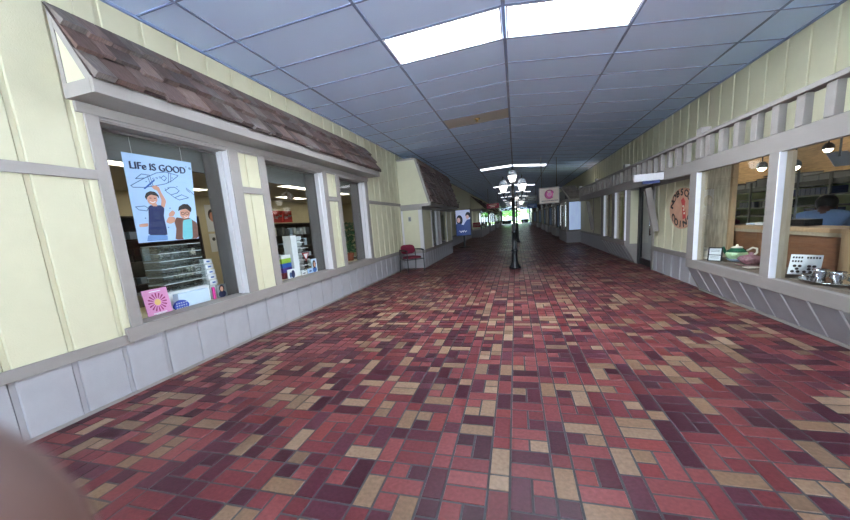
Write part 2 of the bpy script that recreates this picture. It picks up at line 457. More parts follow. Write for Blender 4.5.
rail(t, 3.21, 3.52, 1.63, 1.70); rail(t, 5.02, 5.31, 1.63, 1.70)
rail(t, 6.58, 8.6, 1.64, 1.71); rail(t, 6.60, 8.6, .42, .50)
rail(t, 12.9, 23, 1.64, 1.71); rail(t, 12.9, 23, .42, .50)
struct(t.build('trim_1', 'taupe_paint', bevel=.003))
t = B()
rail(t, 1.80, 6.62, 2.085, 2.155, .026); rail(t, 1.86, 6.60, 2.065, 2.085, .012)
rail(t, 1.80, 6.62, .415, .525, .034)
struct(t.build('trim_2', 'taupe_paint', bevel=.003))
# windows in the left wall: casing, light reveal boards, dark glazing frame, pane
cas = [((1.845, 1.93), (3.08, 3.21)), ((3.52, 3.63), (4.92, 5.02)), ((5.31, 5.42), (6.47, 6.58))]
for k, ((a, c), (l, r)) in enumerate(zip(wins, cas)):
    w = B(); w.box(XL, XL + .02, l[0], l[1], .525, 2.085); w.box(XL, XL + .02, r[0], r[1], .525, 2.085)
    root = struct(w.build(f'window_{k+1}', 'taupe_paint', bevel=.002))
    rv = B()
    for y0, y1 in ((a - .02, a + .004), (c - .004, c + .02)): rv.box(XL + .004, XL - .16, y0, y1, .525, 2.07)
    rv.box(XL - .055, XL - .075, c - .03, c, .525, 2.07)
    rv.box(XL - .055, XL - .075, a, a + .02, .525, 2.07)
    rv.build('reveal', 'light_trim', root)  # paler than the casing: daylight on the jambs put into the colour
    sl = B(); sl.box(XL + .004, XL - .16, a, c, .505, .53); sl.box(XL, XL - .16, a, c, 2.055, 2.085); sl.build('sill', 'taupe_paint', root)
    fr = B(); X0, X1 = XL - .135, XL - .16
    fr.box(X0, X1, a, a + .012, .53, 2.055); fr.box(X0, X1, c - .012, c, .53, 2.055)
    fr.box(X0, X1, a + .012, c - .012, 2.035, 2.055); fr.build('glazing_frame', 'bronze_frame', root)
    # return inside the glass, its shade put into the dark colour
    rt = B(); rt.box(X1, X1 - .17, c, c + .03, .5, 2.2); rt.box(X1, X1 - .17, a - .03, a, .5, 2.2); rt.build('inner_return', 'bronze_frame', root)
    g = B(); g.face([(XL - .148, a + .012, .53), (XL - .148, c - .012, .53), (XL - .148, c - .012, 2.035), (XL - .148, a + .012, 2.035)]); g.build('pane', 'glass', root)

# ------------------------------------------------------------------ shingle slopes
def shakes(b, y0, y1, xt, zt, xb, zb, courses, wmin=.07, wmax=.17, nx=1):
    """courses of wooden shakes on a slope from (xt,zt) at the top to (xb,zb) at the bottom, running along y"""
    top, bot = Vector((xt, 0, zt)), Vector((xb, 0, zb)); d = (bot - top); L = d.length; d.normalize()
    n = Vector((d.z * -1, 0, d.x)); 
    if n.x * nx < 0: n = -n
    tones = [srgb(96, 78, 73), srgb(84, 68, 64), srgb(106, 88, 82), srgb(72, 60, 57), srgb(98, 88, 84), srgb(88, 68, 62)]
    b.prism([(xt, y0, zt), (xb, y0, zb), (xb - nx * .008, y0, zb), (xt - nx * .008, y0, zt)], (0, y1 - y0, 0), 0, srgb(60, 48, 46))
    ex = L / courses
    for k in range(courses):
        y = y0 - U(0, .01)
        while y < y1:
            w = U(wmin, wmax); e = min(y + w, y1 + .006)
            s1 = (k + 1) * ex + random.choice((-.022, -.008, 0, .004, .02)) * ex / .18 + (0.01 if k == courses - 1 else 0); s0 = max(0, s1 - ex * 1.25)
            th = U(.028, .046) * ex / .18; c = random.choice(tones); g = U(.72, 1.2); c = (c[0]*g, c[1]*g, c[2]*g, 1)
            p0 = top + d * s0 + n * .003; p1 = top + d * s1 + n * (.004 + .012 * ex / .18); p2 = p1 + n * th; p3 = p0 + n * .005
            b.prism([(p.x, y + .003, p.z) for p in (p0, p1, p2, p3)], (0, e - y - .006, 0), 0, c)
            y = e
def awning():
    y0, y1, xo = 1.765, 6.64, -2.575
    t = thing('shingled_awning', 'long brown shake roofed awning above the three shop windows on the left', 'awning', (XL, (y0+y1)/2, 2.15))
    s = B(); shakes(s, y0 - .01, y1 + .01, XL + .012, 2.735, xo + .015, 2.25, 3, .08, .2); s.build('shakes', 'shake', t, tone=True)
    f = B(); f.box(xo - .025, xo + .004, y0, y1, 2.155, 2.245); f.build('fascia_board', 'taupe_paint', t, bevel=.003)
    q = B(); q.box(XL + .001, xo - .026, y0 + .02, y1 - .02, 2.158, 2.172); q.build('soffit', 'taupe_paint', t)
    for ya, yb in ((y0, y0 + .022), (y1 - .022, y1)):
        e = B(); e.box(XL + .001, xo - .026, ya, yb, 2.156, 2.245); e.build('end_board', 'taupe_paint', t)
    for ya, w in ((y0 + .012, .012), (y1 - .024, .012)):
        g = B(); g.prism([(XL + .03, ya, 2.246), (xo - .06, ya, 2.246), (XL + .03, ya, 2.62)], (0, w, 0)); g.build('end_panel', 'yellow_siding', t)
        h = B(); h.prism([(XL + .001, ya - .008, 2.246), (XL + .032, ya - .008, 2.246), (XL + .032, ya - .008, 2.70), (XL + .001, ya - .008, 2.73)], (0, w + .016, 0))
        h.prism([(xo - .062, ya - .008, 2.246), (xo - .002, ya - .008, 2.246), (XL + .034, ya - .008, 2.70), (XL + .034, ya - .008, 2.585)], (0, w + .016, 0))
        h.build('rake_board', 'taupe_paint', t)
awning()

# ------------------------------------------------------------------ projecting shop bays, left side
def left_bay(y0, y1, xf, xo_top, xo_bot, zroof0, zroof1, label, panes, courses, group=None, glow=None, plaque=False):
    t = thing('shop_bay', label, 'shop front bay', ((XL + xf) / 2, y0, 0), group)
    x0 = XL + .001; zw0, zw1 = .48, zroof0 - .08
    bs = B(); siding(bs, xf, 1, y0 + .02, y1, 0, .40, y0, 0); bs.box(x0, xf - .012, y0, y0 + .03, 0, .40); bs.box(x0, xf - .013, y1 - .03, y1, 0, .4)
    bs.box(xf - .02, xf, y0, y0 + .03, 0, .4); bs.build('base_panel', 'grey_panel', t)
    sl = B(); sl.box(xf - .06, xf + .02, y0 - .02, y1, .40, .48); sl.box(x0, xf - .06, y0 - .018, y0 + .03, .40, .48); sl.build('sill', 'taupe_paint', t)
    ep = B(); ep.box(x0 + .05, xf - .10, y0 + .005, y0 + .03, .48, zw1); ep.build('end_panel', 'yellow_siding', t); ep = B(); ep.box(x0, xf - .05, y1 - .03, y1, .48, zw1); ep.build('end_panel', 'yellow_siding', t)
    cp = B(); cp.box(xf - .10, xf, y0 - .004, y0 + .07, .48, zw1); cp.box(x0, x0 + .05, y0 - .004, y0 + .03, .48, zw1)
    cp.build('corner_post', 'light_trim', t)
    hd = B(); hd.box(xf - .05, xf + .006, y0, y1, zw1, zroof0); hd.box(x0, xf - .05, y0 - .004, y0 + .03, zw1, zroof0); hd.build('header', 'taupe_paint', t)
    edges = []
    for a, c in panes:
        edges.append((a, c))
    y = y0 + .07
    for a, c in panes + [(y1, y1)]:
        if a - y > .02:
            p = B()
            p.box(xf - .05, xf - .004, y, a, zw0, zw1)
            p.build('mullion', 'light_trim' if a - y < .8 else 'yellow_siding', t)
            q = B(); q.box(xf - .003, xf + .012, a - .07, a, zw0, zw1); q.build('casing', 'light_trim', t)
            if y > y0 + .1: q = B(); q.box(xf - .003, xf + .012, y, y + .07, zw0, zw1); q.build('casing', 'light_trim', t)
        y = c
    for a, c in panes:
        g = B(); g.face([(xf - .04, a, zw0), (xf - .04, c, zw0), (xf - .04, c, zw1), (xf - .04, a, zw1)]); g.build('pane', 'glass', t)
        if glow:
            q = B(); q.box(xf - .12, xf - .11, a + .1 * (c - a), c, zw0 + .1, zw1 - .05); q.build('lit_blind', glow, t)
    # mansard roof box
    rb = B(); rb.prism([(x0, y0 - .03, zroof0), (xo_bot, y0 - .03, zroof0), (xo_bot, y0 - .03, zroof0 + .07), (x0, y0 - .03, zroof0 + .07)], (0, y1 - y0 + .06, 0)); rb.build('eave_board', 'taupe_paint', t)
    for ya in (y0 - .02, y1 - .01):
        gp = B(); gp.prism([(x0, ya, zroof0 + .071), (xo_bot - .02, ya, zroof0 + .071), (xo_top - .01, ya, zroof1), (x0, ya, zroof1)], (0, .03, 0)); gp.build('gable_panel', 'yellow_siding', t)
    rk = B(); ya = y0 - .032
    rk.prism([(xo_bot - .07, ya, zroof0 + .071), (xo_bot, ya, zroof0 + .071), (xo_top, ya, zroof1), (xo_top - .06, ya, zroof1)], (0, .012, 0))
    rk.box(x0, xo_top - .05, ya, ya + .012, zroof1 - .03, zroof1 + .02)
    rk.build('rake_board', 'taupe_paint', t)
    s = B(); shakes(s, y0 - .02, y1 + .03, xo_top, zroof1, xo_bot + .01, zroof0 + .075, courses, .1, .24); s.build('shakes', 'shake', t, tone=True)
    if plaque:
        q = B(); q.box(-2.66, -2.59, y0 - .004, y0 + .006, 1.24, 1.36); qq = q.build('number_plate', 'storage_grey', t)
        q = B(); q.box(-2.648, -2.63, y0 - .006, y0 - .004, 1.26, 1.34); q.box(-2.62, -2.602, y0 - .006, y0 - .004, 1.26, 1.34); q.build('digit', 'black_plastic', qq)
    return t
left_bay(8.6, 12.7, -2.28, -2.33, -2.02, 1.60, 2.80, 'pale yellow bay with a steep shake roof behind the burgundy chair', [(9.62, 10.22), (10.75, 11.75)], 6, plaque=True)
def shed_bay(y0, y1, xf, label, group='distant shop bays on the left side'):
    t = thing('shop_bay', label, 'shop front bay', ((XL + xf) / 2, y0, 0), group)
    x0 = XL + .001
    b = B(); b.box(x0, xf, y0, y1, 0, .5); b.build('base_panel', 'grey_panel', t)
    b = B(); b.box(x0, xf, y0, y0 + .05, 1.75, 1.9); b.box(xf - .05, xf, y0, y1, 1.75, 1.9); b.box(x0, xf, y1 - .05, y1, .5, 1.9); b.build('header', 'taupe_paint', t)
    b = B(); b.prism([(x0, y0 + .01, 1.9), (xf + .2, y0 + .01, 1.9), (x0, y0 + .01, 2.75)], (0, .03, 0)); b.build('gable_panel', 'yellow_siding', t)
    n = 4; st = (y1 - y0) / n
    for k in range(n + 1):
        p = B(); y = min(max(y0 + k * st, y0 + .001), y1 - .08); p.box(xf - .06, xf, y, y + .08, .5, 1.75); p.build('mullion', 'bronze_frame', t)
    p = B(); p.box(x0, x0 + .06, y0, y0 + .06, .5, 1.75); p.build('mullion', 'bronze_frame', t)
    for k in range(n):
        g = B(); g.face([(xf - .03, y0 + k * st + .08, .5), (xf - .03, y0 + (k + 1) * st, .5), (xf - .03, y0 + (k + 1) * st, 1.75), (xf - .03, y0 + k * st + .08, 1.75)]); g.build('pane', 'glass', t)
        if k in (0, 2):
            g = B(); g.box(xf - .16, xf - .15, y0 + k * st + .2, y0 + (k + .7) * st, .85, 1.6); g.build('lit_blind', 'window_strip', t)  # glowing strip put in for a bright reflection in the glass
    g = B(); g.face([(x0 + .06, y0 + .03, .5), (xf - .06, y0 + .03, .5), (xf - .06, y0 + .03, 1.75), (x0 + .06, y0 + .03, 1.75)]); g.build('pane', 'glass', t)
    s = B(); shakes(s, y0 - .03, y1 + .03, XL + .012, 2.8, xf + .28, 1.86, 5, .2, .4); s.build('shakes', 'shake', t, tone=True)
    return t
shed_bay(23.2, 29.5, -2.15, 'glazed bay under a dark shed roof beyond the lit fashion poster')
shed_bay(33, 39, -2.2, 'glazed bay under a dark shed roof just past the hanging red signboard')
shed_bay(44, 50, -2.2, 'second last glazed bay under a dark shed roof before the far entrance, left side')
shed_bay(56, 62, -2.2, 'glazed bay under a dark shed roof nearest the far entrance, left side')

# window card and hanging red sign
r = thing('window_sign', 'red sign card in the glazed bay beyond the lit poster', 'sign', (-2.4, 23.12, .62))
b = B(); b.box(-2.74, -2.24, 23.15, 23.17, .68, 1.0); b.build('board', 'sign_red', r)
b = B()
for k in range(2): 
    for j in range(6): b.box(-2.68 + j*.065, -2.64 + j*.065, 23.146, 23.149, .86 - k*.1, .90 - k*.1)
b.build('lettering', 'sign_cream', r)
def hanging_sign(name, label, x0, x1, y, z0, z1, m, deco):
    t = thing(name, label, 'sign', ((x0+x1)/2, y, z0))
    b = B(); b.box(x0, x1, y, y + .06, z0, z1); b.build('board', m, t, bevel=.006)
    for x in (x0 + .08, x1 - .08):
        q = B(); q.tube([(x, y + .03, z1), (x, y + .03, ceil_z(x))], .008, 8); q.build('hanging_rod', 'black_metal', t)
    fr = B(); w = .018
    fr.box(x0 - .004, x1 + .004, y - .006, y + .066, z0 - .006, z0 + w); fr.box(x0 - .004, x1 + .004, y - .006, y + .066, z1 - w, z1 + .006)
    fr.box(x0 - .006, x0 + w, y - .006, y + .066, z0 + w, z1 - w); fr.box(x1 - w, x1 + .006, y - .006, y + .066, z0 + w, z1 - w)
    fr.build('frame', 'taupe_paint' if m == 'sign_cream' else m, t)
    deco(t, y - .002); return t
def deco_swirl(t, y):
    cx, cz = 1.14, 1.80
    for r0, r1, a0, a1, m in ((.115, .15, 0.3, 5.6, 'plum_print'), (.075, .112, 2.2, 7.4, 'magenta'), (.0, .055, 0, 6.284, 'pink_card')):
        b = B(); n = 28
        for k in range(n):
            p, q = a0 + (a1 - a0) * k / n, a0 + (a1 - a0) * (k + 1) / n
            f = lambda r, a: (cx + r * math.cos(a), y, cz + r * math.sin(a))
            if r0 == 0: b.face([f(r1, p), f(r1, q), (cx, y, cz)])
            else: b.face([f(r0, p), f(r1, p), f(r1, q), f(r0, q)])
        b.build('emblem', m, t)
    b = B(); x = .90
    while x < 1.38:
        w = U(.012, .03); b.face([(x, y, 1.585), (x + w, y, 1.585), (x + w, y, 1.612), (x, y, 1.612)]); x += w + .008
    b.build('lettering', 'bronze_frame', t)
hanging_sign('hanging_sign', 'cream hanging signboard with a pink and purple ring emblem', .82, 1.446, 12.0, 1.51, 2.02, 'sign_cream', deco_swirl)
def deco_bars(col):
    def f(t, y):
        x0, x1, z0 = t['_x'] if '_x' in t else (0, 0, 0)
        b = B(); cx, cz = t['_w'][0], t['_w'][2]
        for k, n in ((0, 7), (1, 4)):
            for j in range(n):
                x = cx + (j - n / 2) * .07; z = cz + .17 - k * .09; b.face([(x, y, z), (x + .05, y, z), (x + .05, y, z + .045), (x, y, z + .045)])
        b.build('lettering', col, t)
    return f
hanging_sign('hanging_sign', 'red hanging signboard over the left side of the corridor', -1.66, -.92, 22.0, 1.81, 2.10, 'sign_red', deco_bars('sign_cream'))
hanging_sign('hanging_sign', 'grey blue hanging signboard half way down the right side', .60, 1.22, 20.0, 1.97, 2.24, 'storage_grey', deco_bars('paper_white'))
hanging_sign('hanging_sign', 'small blue hanging signboard behind the grey blue one', .90, 1.55, 26.0, 1.72, 2.0, 'sign_blue', deco_bars('paper_white'))

# lit fashion poster on a stand
lb = thing('poster_lightbox', 'lit upright fashion poster of two people on a black floor stand', 'poster display', (-2.15, 15.0, 0))
b = B(); b.box(-2.52, -1.83, 15.0, 15.09, .50, 1.66); b.build('cabinet', 'black_plastic', lb, bevel=.008)
b = B(); b.box(-2.20, -2.12, 15.02, 15.07, .03, .5); b.lathe([(.3, 0), (.3, .02), (.05, .035)], (-2.16, 15.05, 0)); b.build('stand', 'black_metal', lb)
y = 14.997
b = B(); b.face([(-2.49, y, .53), (-1.86, y, .53), (-1.86, y, 1.63), (-2.49, y, 1.63)]); pn = b.build('screen', 'lightbox_sky', lb)
def poly(par, name, m, pts, y): 
    b = B(); b.face([(p[0], y, p[1]) for p in pts]); return b.build(name, m, par)
def ell(cx, cz, rx, rz, n=20): return [(cx + rx * math.cos(2*math.pi*k/n), cz + rz * math.sin(2*math.pi*k/n)) for k in range(n)]
poly(pn, 'coat', 'lightbox_navy', [(-2.49, .53), (-1.86, .53), (-1.86, 1.22), (-2.0, 1.20), (-2.1, 1.08), (-2.16, .98), (-2.22, 1.0), (-2.49, 1.02)], y - .0010)
poly(pn, 'hair', 'lightbox_dark', ell(-2.33, 1.20, .14, .22), y - .0015)
poly(pn, 'coat', 'lightbox_navy', [(-2.49, .53), (-2.2, .53), (-2.2, .9), (-2.26, 1.02), (-2.36, 1.06), (-2.49, 1.03)], y - .0018)
poly(pn, 'hair', 'lightbox_dark', ell(-1.95, 1.40, .11, .13), y - .0015)
poly(pn, 'face', 'lightbox_skin', ell(-2.37, 1.2, .075, .11), y - .002)
poly(pn, 'face', 'lightbox_skin', ell(-1.98, 1.32, .07, .09), y - .002)
b = B(); stroke(b, [(-2.36 + k*.022, y - .003, .70 + .03 * math.sin(k*1.4) + (.04 if k in (0, 9) else 0)) for k in range(16)], .012, (0, 1, 0)); b.build('script', 'lightbox_white', pn)
br = thing('bracket_sign', 'small dark bracket sign on the left wall above the lit poster', 'sign', (XL + .02, 14.2, 1.7))
b = B(); b.tube([(XL, 14.2, 1.93), (-2.15, 14.2, 1.93)], .012, 8); b.tube([(XL, 14.2, 1.8), (-2.6, 14.2, 1.93)], .009, 8); b.build('arm', 'black_metal', br)
b = B(); b.box(-2.56, -2.2, 14.185, 14.215, 1.70, 1.89); b.build('board', 'dark_frame', br)

# ------------------------------------------------------------------ right side: wall, shop front with balustrade
PHR = 4.19
ZTR = ceil_z(XR) + .02
rw = B()
siding(rw, XR, -1, Y_START, 14.0, 1.66, ZTR, PHR, 0)
rw.box(XR, XR + .042, 14.0, Y_END, 0, ZTR, 0)
XW = 2.47
siding(rw, XW, -1, 5.26, 7.08, .40, 1.64, 5.98, 0); siding(rw, XW, -1, 5.26, 7.08, 0, .40, 5.98, 1)
siding(rw, XW, -1, 10.1, 14.2, .44, 1.64, 10.2, 0); siding(rw, XW, -1, 10.1, 14.2, 0, .44, 10.2, 1)
rw.box(XW, XR, 14.2, 14.24, 0, 1.66, 1)
rw.box(XW + .02, XR + .03, 8.0 - .03, 8.0, 0, 1.66, 1)
struct(rw.build('wall_right', ['yellow_siding', 'grey_panel']))
t = B(); rail(t, 5.26, 7.04, .365, .44, .02, XW, -1); rail(t, 10.1, 14.2, .40, .46, .02, XW, -1)
t.box(XW - .02, XW + .05, 7.02, 7.10, 0, 1.62); t.box(XW - .02, XW, 5.26, 7.04, 1.50, 1.62)
for y in (5.98 - .018, 10.1, 12.0): t.box(XW - .012, XW, y, y + .05, .46, 1.6) if y > 9 else None
struct(t.build('trim_3', 'taupe_paint', bevel=.003))
# canopy deck, beam and balustrade
XF = 2.25
ca = thing('canopy_balustrade', 'long grey timber balustrade on a beam running above the right hand shop fronts', 'balustrade', (XF, 7, 1.53))
Y0F, Y1F = .6, 13.3
b = B(); b.box(XF, XF + .055, Y0F, Y1F, 1.525, 1.685); b.build('beam', 'taupe_paint', ca, bevel=.004)
b = B(); b.box(XF + .056, XR - .002, Y0F, Y1F, 1.645, 1.672); b.build('deck', 'taupe_paint', ca)
b = B(); b.box(XF - .03, XF + .075, Y0F, Y1F, 1.925, 1.965); b.build('rail_cap', 'taupe_paint', ca, bevel=.004)
tall = [2.23, 5.07, 8.05, 10.7, 13.2]
y = 3.254 - .2705 * 9
prev = None
while y < 13.1:
    if all(abs(y - q) > .13 for q in tall):
        b = B(); b.box(XF - .008, XF + .05, y - .043, y + .043, 1.686, 1.924); b.build('baluster', 'taupe_paint', ca, bevel=.004)
    y += .2705
for q in tall:
    b = B(); b.box(XF - .015, XF + .085, q - .06, q + .06, 1.686, 2.04); b.build('newel_post', 'taupe_paint', ca, bevel=.005)
# lamp above the beam: nail heads / small pegs
# display window of the coin shop, overhanging box
XB = 2.42
def display_box(name_no, y0, y1, zs0, zs1, ztop, posts, xbase, label_panes=True):
    w = B()
    w.box(XF, XF + .06, y0, y1, zs0, zs1, 0)
    root = struct(w.build(f'window_{name_no}', ['taupe_paint'], bevel=.004))
    lp = B()
    nrm = Vector((xbase - XF - .01, 0, .03 - zs0)); 
    # sloping apron with battens
    lp.prism([(XF + .012, y0 + .02, zs0), (xbase, y0 + .02, .02), (xbase + .02, y0 + .02, .02), (XF + .045, y0 + .02, zs0)], (0, y1 - y0 - .04, 0))
    lp.build('apron', 'grey_panel', root)
    bt = B(); y = y0 + .2
    while y < y1 - .05:
        bt.prism([(XF + .002, y, zs0), (xbase - .01, y, .03), (xbase, y, .03), (XF + .012, y, zs0)], (0, .012, 0)); y += PITCH * .93
    bt.build('batten', 'light_trim', root)
    en = B()
    for ya in (y0, y1 - .03): en.prism([(XF + .02, ya, zs0), (xbase - .008, ya, .02), (xbase + .08, ya, .02), (xbase + .08, ya, zs0)], (0, .03, 0))
    en.build('end_cheek', 'taupe_paint', root)
    bs = B(); bs.box(xbase - .012, xbase + .1, y0 + .03, y1 - .03, 0, .026); bs.build('kick_strip', 'taupe_paint', root)
    for a, c in posts:
        p = B(); p.box(XF, XF + .05, a, c, zs1, ztop); p.build('post', 'taupe_paint', root, bevel=.003)
        p = B(); p.box(XF + .001, XF + .05, a - .012, a, zs1, ztop); p.build('stop_bead', 'white_paint', root)
        p = B(); p.box(XF + .051, XF + .12, a - .01, c, zs1, ztop); p.build('inner_stile', 'pale_plywood', root)
    for (a, c), (d, e) in zip(posts[:-1], posts[1:]):
        g = B(); g.face([(XF + .045, c, zs1), (XF + .045, d - .012, zs1), (XF + .045, d - .012, ztop), (XF + .045, c, ztop)]); g.build('pane', 'glass', root)
    return root
display_box(4, .8, 5.27, .32, .43, 1.526, [(.8, .9), (2.28, 2.40), (3.715, 3.835), (5.10, 5.27)], XB)
display_box(5, 8.0, 10.06, .385, .49, 1.526, [(8.0, 8.07), (8.76, 8.98), (9.78, 10.06)], XW)
# near cheek of the second box: upright yellow panel
ck = B(); ck.box(XF + .03, XW + .12, 7.972, 8.0, .39, 1.645, 0); pk = struct(ck.build('trim_4', ['taupe_paint']))
b = B(); b.box(XF + .10, XW + .02, 7.962, 7.972, .42, 1.50); b.build('yellow_panel', 'yellow_siding', pk)
b = B(); b.prism([(XF + .03, 7.972, .388), (XW - .005, 7.972, .0), (XW + .12, 7.972, 0), (XW + .12, 7.972, .388)], (0, .027, 0)); b.build('lower_cheek', 'taupe_paint', pk)
# door
d = B()
d.box(XW + .02, XW + .08, 7.10, 7.17, 0, 1.62); d.box(XW + .02, XW + .08, 7.88, 7.97, 0, 1.62); d.box(XW + .02, XW + .08, 7.17, 7.88, 1.54, 1.62)
dr = struct(d.build('door_1', ['dark_frame']))
b = B(); b.box(XW + .035, XW + .065, 7.17, 7.23, .01, 1.54); b.box(XW + .035, XW + .065, 7.82, 7.88, .01, 1.54); b.box(XW + .035, XW + .065, 7.23, 7.82, .01, .14); b.box(XW + .035, XW + .065, 7.23, 7.82, 1.46, 1.54); b.build('door_frame', 'black_metal', dr)
b = B(); b.face([(XW + .05, 7.23, .14), (XW + .05, 7.82, .14), (XW + .05, 7.82, 1.46), (XW + .05, 7.23, 1.46)]); b.build('pane', 'glass', dr)
b = B(); b.tube([(XW + .01, 7.27, .62), (XW + .01, 7.27, .9)], .012, 8); b.tube([(XW + .01, 7.27, .64), (XW + .04, 7.27, .64)], .008, 8); b.tube([(XW + .01, 7.27, .88), (XW + .04, 7.27, .88)], .008, 8); b.build('door_handle', 'chrome', dr)
# door canopy: projecting beam with knee brace
b = B(); b.box(1.85, 2.249, 6.08, 6.15, 1.545, 1.652); b.build('projecting_board', 'light_trim', ca, bevel=.004)
b = B(); b.box(1.97, 2.20, 6.085, 6.145, 1.50, 1.544); b.build('lamp_housing', 'binder_navy', ca)  # plain dark blue box under the projecting board
cn3 = thing('timber_bracket', 'grey timber knee brace beside the coin shop door', 'bracket', (2.35, 6.82, .7))
b = B(); b.beam((2.275, 6.82, 1.47), (2.415, 6.82, .72), .09, .085, 0, (0, 1, 0)); b.build('knee_brace', 'taupe_paint', cn3)
cn2 = thing('timber_bracket', 'grey curved timber knee brace on the yellow wall past the second display window', 'bracket', (2.3, 12.0, .5))
b = B(); b.beam((2.29, 12.0, 1.47), (2.44, 12.0, .57), .09, .09, 0, (0, 1, 0)); b.build('knee_brace', 'taupe_paint', cn2)

# coin shop roundel on the yellow wall
cx, cyy, cz, rr, RW = XW, 5.97, 1.09, .30, 1.33
dc = thing('shop_sign_roundel', 'oval wooden sign with black letters NOBSCOT COINS on the yellow wall', 'sign', (XW - .02, cyy, cz))
b = B(); n = 40
b.prism([(XW - .001, cyy + RW * rr * math.cos(2*math.pi*k/n), cz + rr * math.sin(2*math.pi*k/n)) for k in range(n)], (-.018, 0, 0)); b.build('disc', 'disc_wood', dc)
lt = B()
def arc_text(s, r, a0, da, flip):
    for k, ch in enumerate(s):
        a = math.radians(a0 + k * da)
        ux, uz = (math.sin(a), -math.cos(a)) if not flip else (-math.sin(a), math.cos(a))   # reading direction as seen from -x side
        # seen from the corridor (-x looking +x) the picture's right is -y
        o = Vector((XW - .0195, cyy - RW * r * math.cos(a), cz + r * math.sin(a)))
        vx = Vector((0, -ux, uz)); vy = Vector((0, -math.cos(a), math.sin(a))) if not flip else Vector((0, math.cos(a), -math.sin(a)))
        
        for q, q2 in ((-.008, -.004), (-.003, .004), (.003, -.004), (.008, .004)): add_text(lt, ch, .135, o + vx * q + vy * q2, vx * 1.3, vy, 0, .0)
arc_text('NOBSCOT', .235, 164, -24.5, False)
arc_text('COINS', .235, 214, 27, True)
lt.build('lettering', 'black_paint', dc)
b = B()
for pts in ([(-.02, .12), (.05, .16), (.12, .1), (.1, .02), (.02, .05)], [(.02, .03), (.13, -.02), (.16, -.14), (.06, -.16), (.04, -.06)]):
    b.face([(XW - .0196, cyy - p[0], cz + p[1]) for p in pts])
b.build('painted_figure', 'red_paint', dc)
b = B()
for k in range(3): b.face([(XW - .0197, cyy - p[0], cz + p[1]) for p in ell(.06 + .02 * k, .03 - .05 * k, .025, .018, 10)])
b.build('painted_detail', 'cream_china', dc)

# ------------------------------------------------------------------ coin shop interior
s = B()
XS, YS0, YS1 = 5.6, .6, 12.6
s.box(XS, XS + .05, YS0, YS1, 0, 1.3, 1); s.box(XS, XS + .05, YS0, YS1, 1.3, 2.4, 0)
s.box(XR, XS, YS1, YS1 + .05, 0, 2.4, 1); s.box(XR, XS, YS0 - .05, YS0, 0, 2.4, 1)
struct(s.build('wall_coin_shop', ['pine', 'shop_green_wall']))
s = B(); s.box(XR + .05, XS, YS0, YS1, 2.4, 2.45); s.box(XW, XR + .05, YS0, YS1, 1.70, 1.74); s.box(XR + .043, XR + .06, YS0, YS1, 1.7, 2.4); struct(s.build('ceiling_coin_shop', 'dark_wood'))
s = B(); s.box(XW + .02, XS, YS0, YS1, -.02, -.001); struct(s.build('floor_coin_shop', 'shop_carpet'))
# display ledge, barn board cheek and back partition
s = B(); s.box(XF + .061, 2.73, .82, 5.24, .36, .428); s.box(XF + .121, 2.73, .82, 5.22, .428, .432); tag(s.build('display_ledge', ['ledge_felt'], origin=(2.5, 3, .36)), 'felt covered display ledge inside the coin shop window', 'display shelf')
s = B(); s.box(XF + .122, 2.67, 5.222, 5.252, .433, 1.63)
ch = tag(s.build('barn_board_panel', ['barn_wood'], origin=(2.5, 5.25, .43)), 'weathered grey barn board panel closing the end of the coin display', 'panel')
s = B(); s.box(2.672, 2.725, 5.18, 5.252, .433, 1.63); s.build('corner_stile', 'light_wood', ch)
s = B(); s.box(2.765, 2.80, 3.72, 5.262, 0, .80, 0)
pt = tag(s.build('display_partition', ['brown_panel'], origin=(2.78, 4, 0)), 'brown panelled partition with a wooden counter top behind the coin display', 'partition')
s = B(); s.box(2.765, 2.80, .82, 3.62, 0, .80); s.build('plywood_panel', 'pale_plywood', pt)
s = B(); s.box(2.74, 2.81, 3.62, 3.72, 0, .80); s.build('stile', 'light_wood', pt)
s = B(); s.box(2.735, 3.02, .82, 5.27, .80, .838); s.build('counter_top', 'light_wood', pt, bevel=.003)
s = B(); s.box(2.745, 2.764, .82, 5.26, .765, .799); s.build('edge_strip', 'pale_plywood', pt)
# shelving at the back of the shop
sh = thing('wall_shelving', 'dark metal shelving along the pine back wall of the coin shop', 'shelving', (5.4, 9.2, 0))
for z in (.55, .76, .94, 1.12, 1.30):
    b = B(); b.box(5.12, 5.59, 6.2, 12.4, z, z + (.09 if z > 1.25 else .025)); b.build('shelf', 'dark_frame', sh)
for y in (6.2, 7.3, 8.4, 9.3, 10.2, 11.1, 12.35):
    b = B(); b.box(5.09, 5.12, y, y + .035, 0, 1.5); b.build('upright', 'shelf_metal', sh)
def simple(name, m, x0, x1, y0, y1, z0, z1, label, cat, group=None, bevel=.004, lid=None):
    b = B(); b.box(x0, x1, y0, y1, z0, z1); o = b.build(name, m, origin=((x0+x1)/2, (y0+y1)/2, z0), bevel=bevel)
    tag(o, label, cat, group)
    if lid: 
        q = B(); q.box(x0 - .005, x1 + .005, y0 - .005, y1 + .005, z1 - .02, z1 + .004); q.build('lid', lid, o)
    return o
y = 7.4; k = 0
names = ['first', 'second', 'third', 'fourth', 'fifth', 'sixth', 'seventh', 'eighth', 'ninth', 'tenth', 'eleventh', 'twelfth']
while y < 10.4:
    w = U(.2, .42); h = U(.1, .19)
    simple('storage_box', 'storage_grey', 5.2, 5.5, y, y + w - .03, 1.391, 1.391 + h, f'grey storage box on the coin shop top shelf, {names[k]} from the near end', 'box', 'grey boxes on the coin shop top shelf', lid='shelf_metal'); y += w; k += 1
k = 0
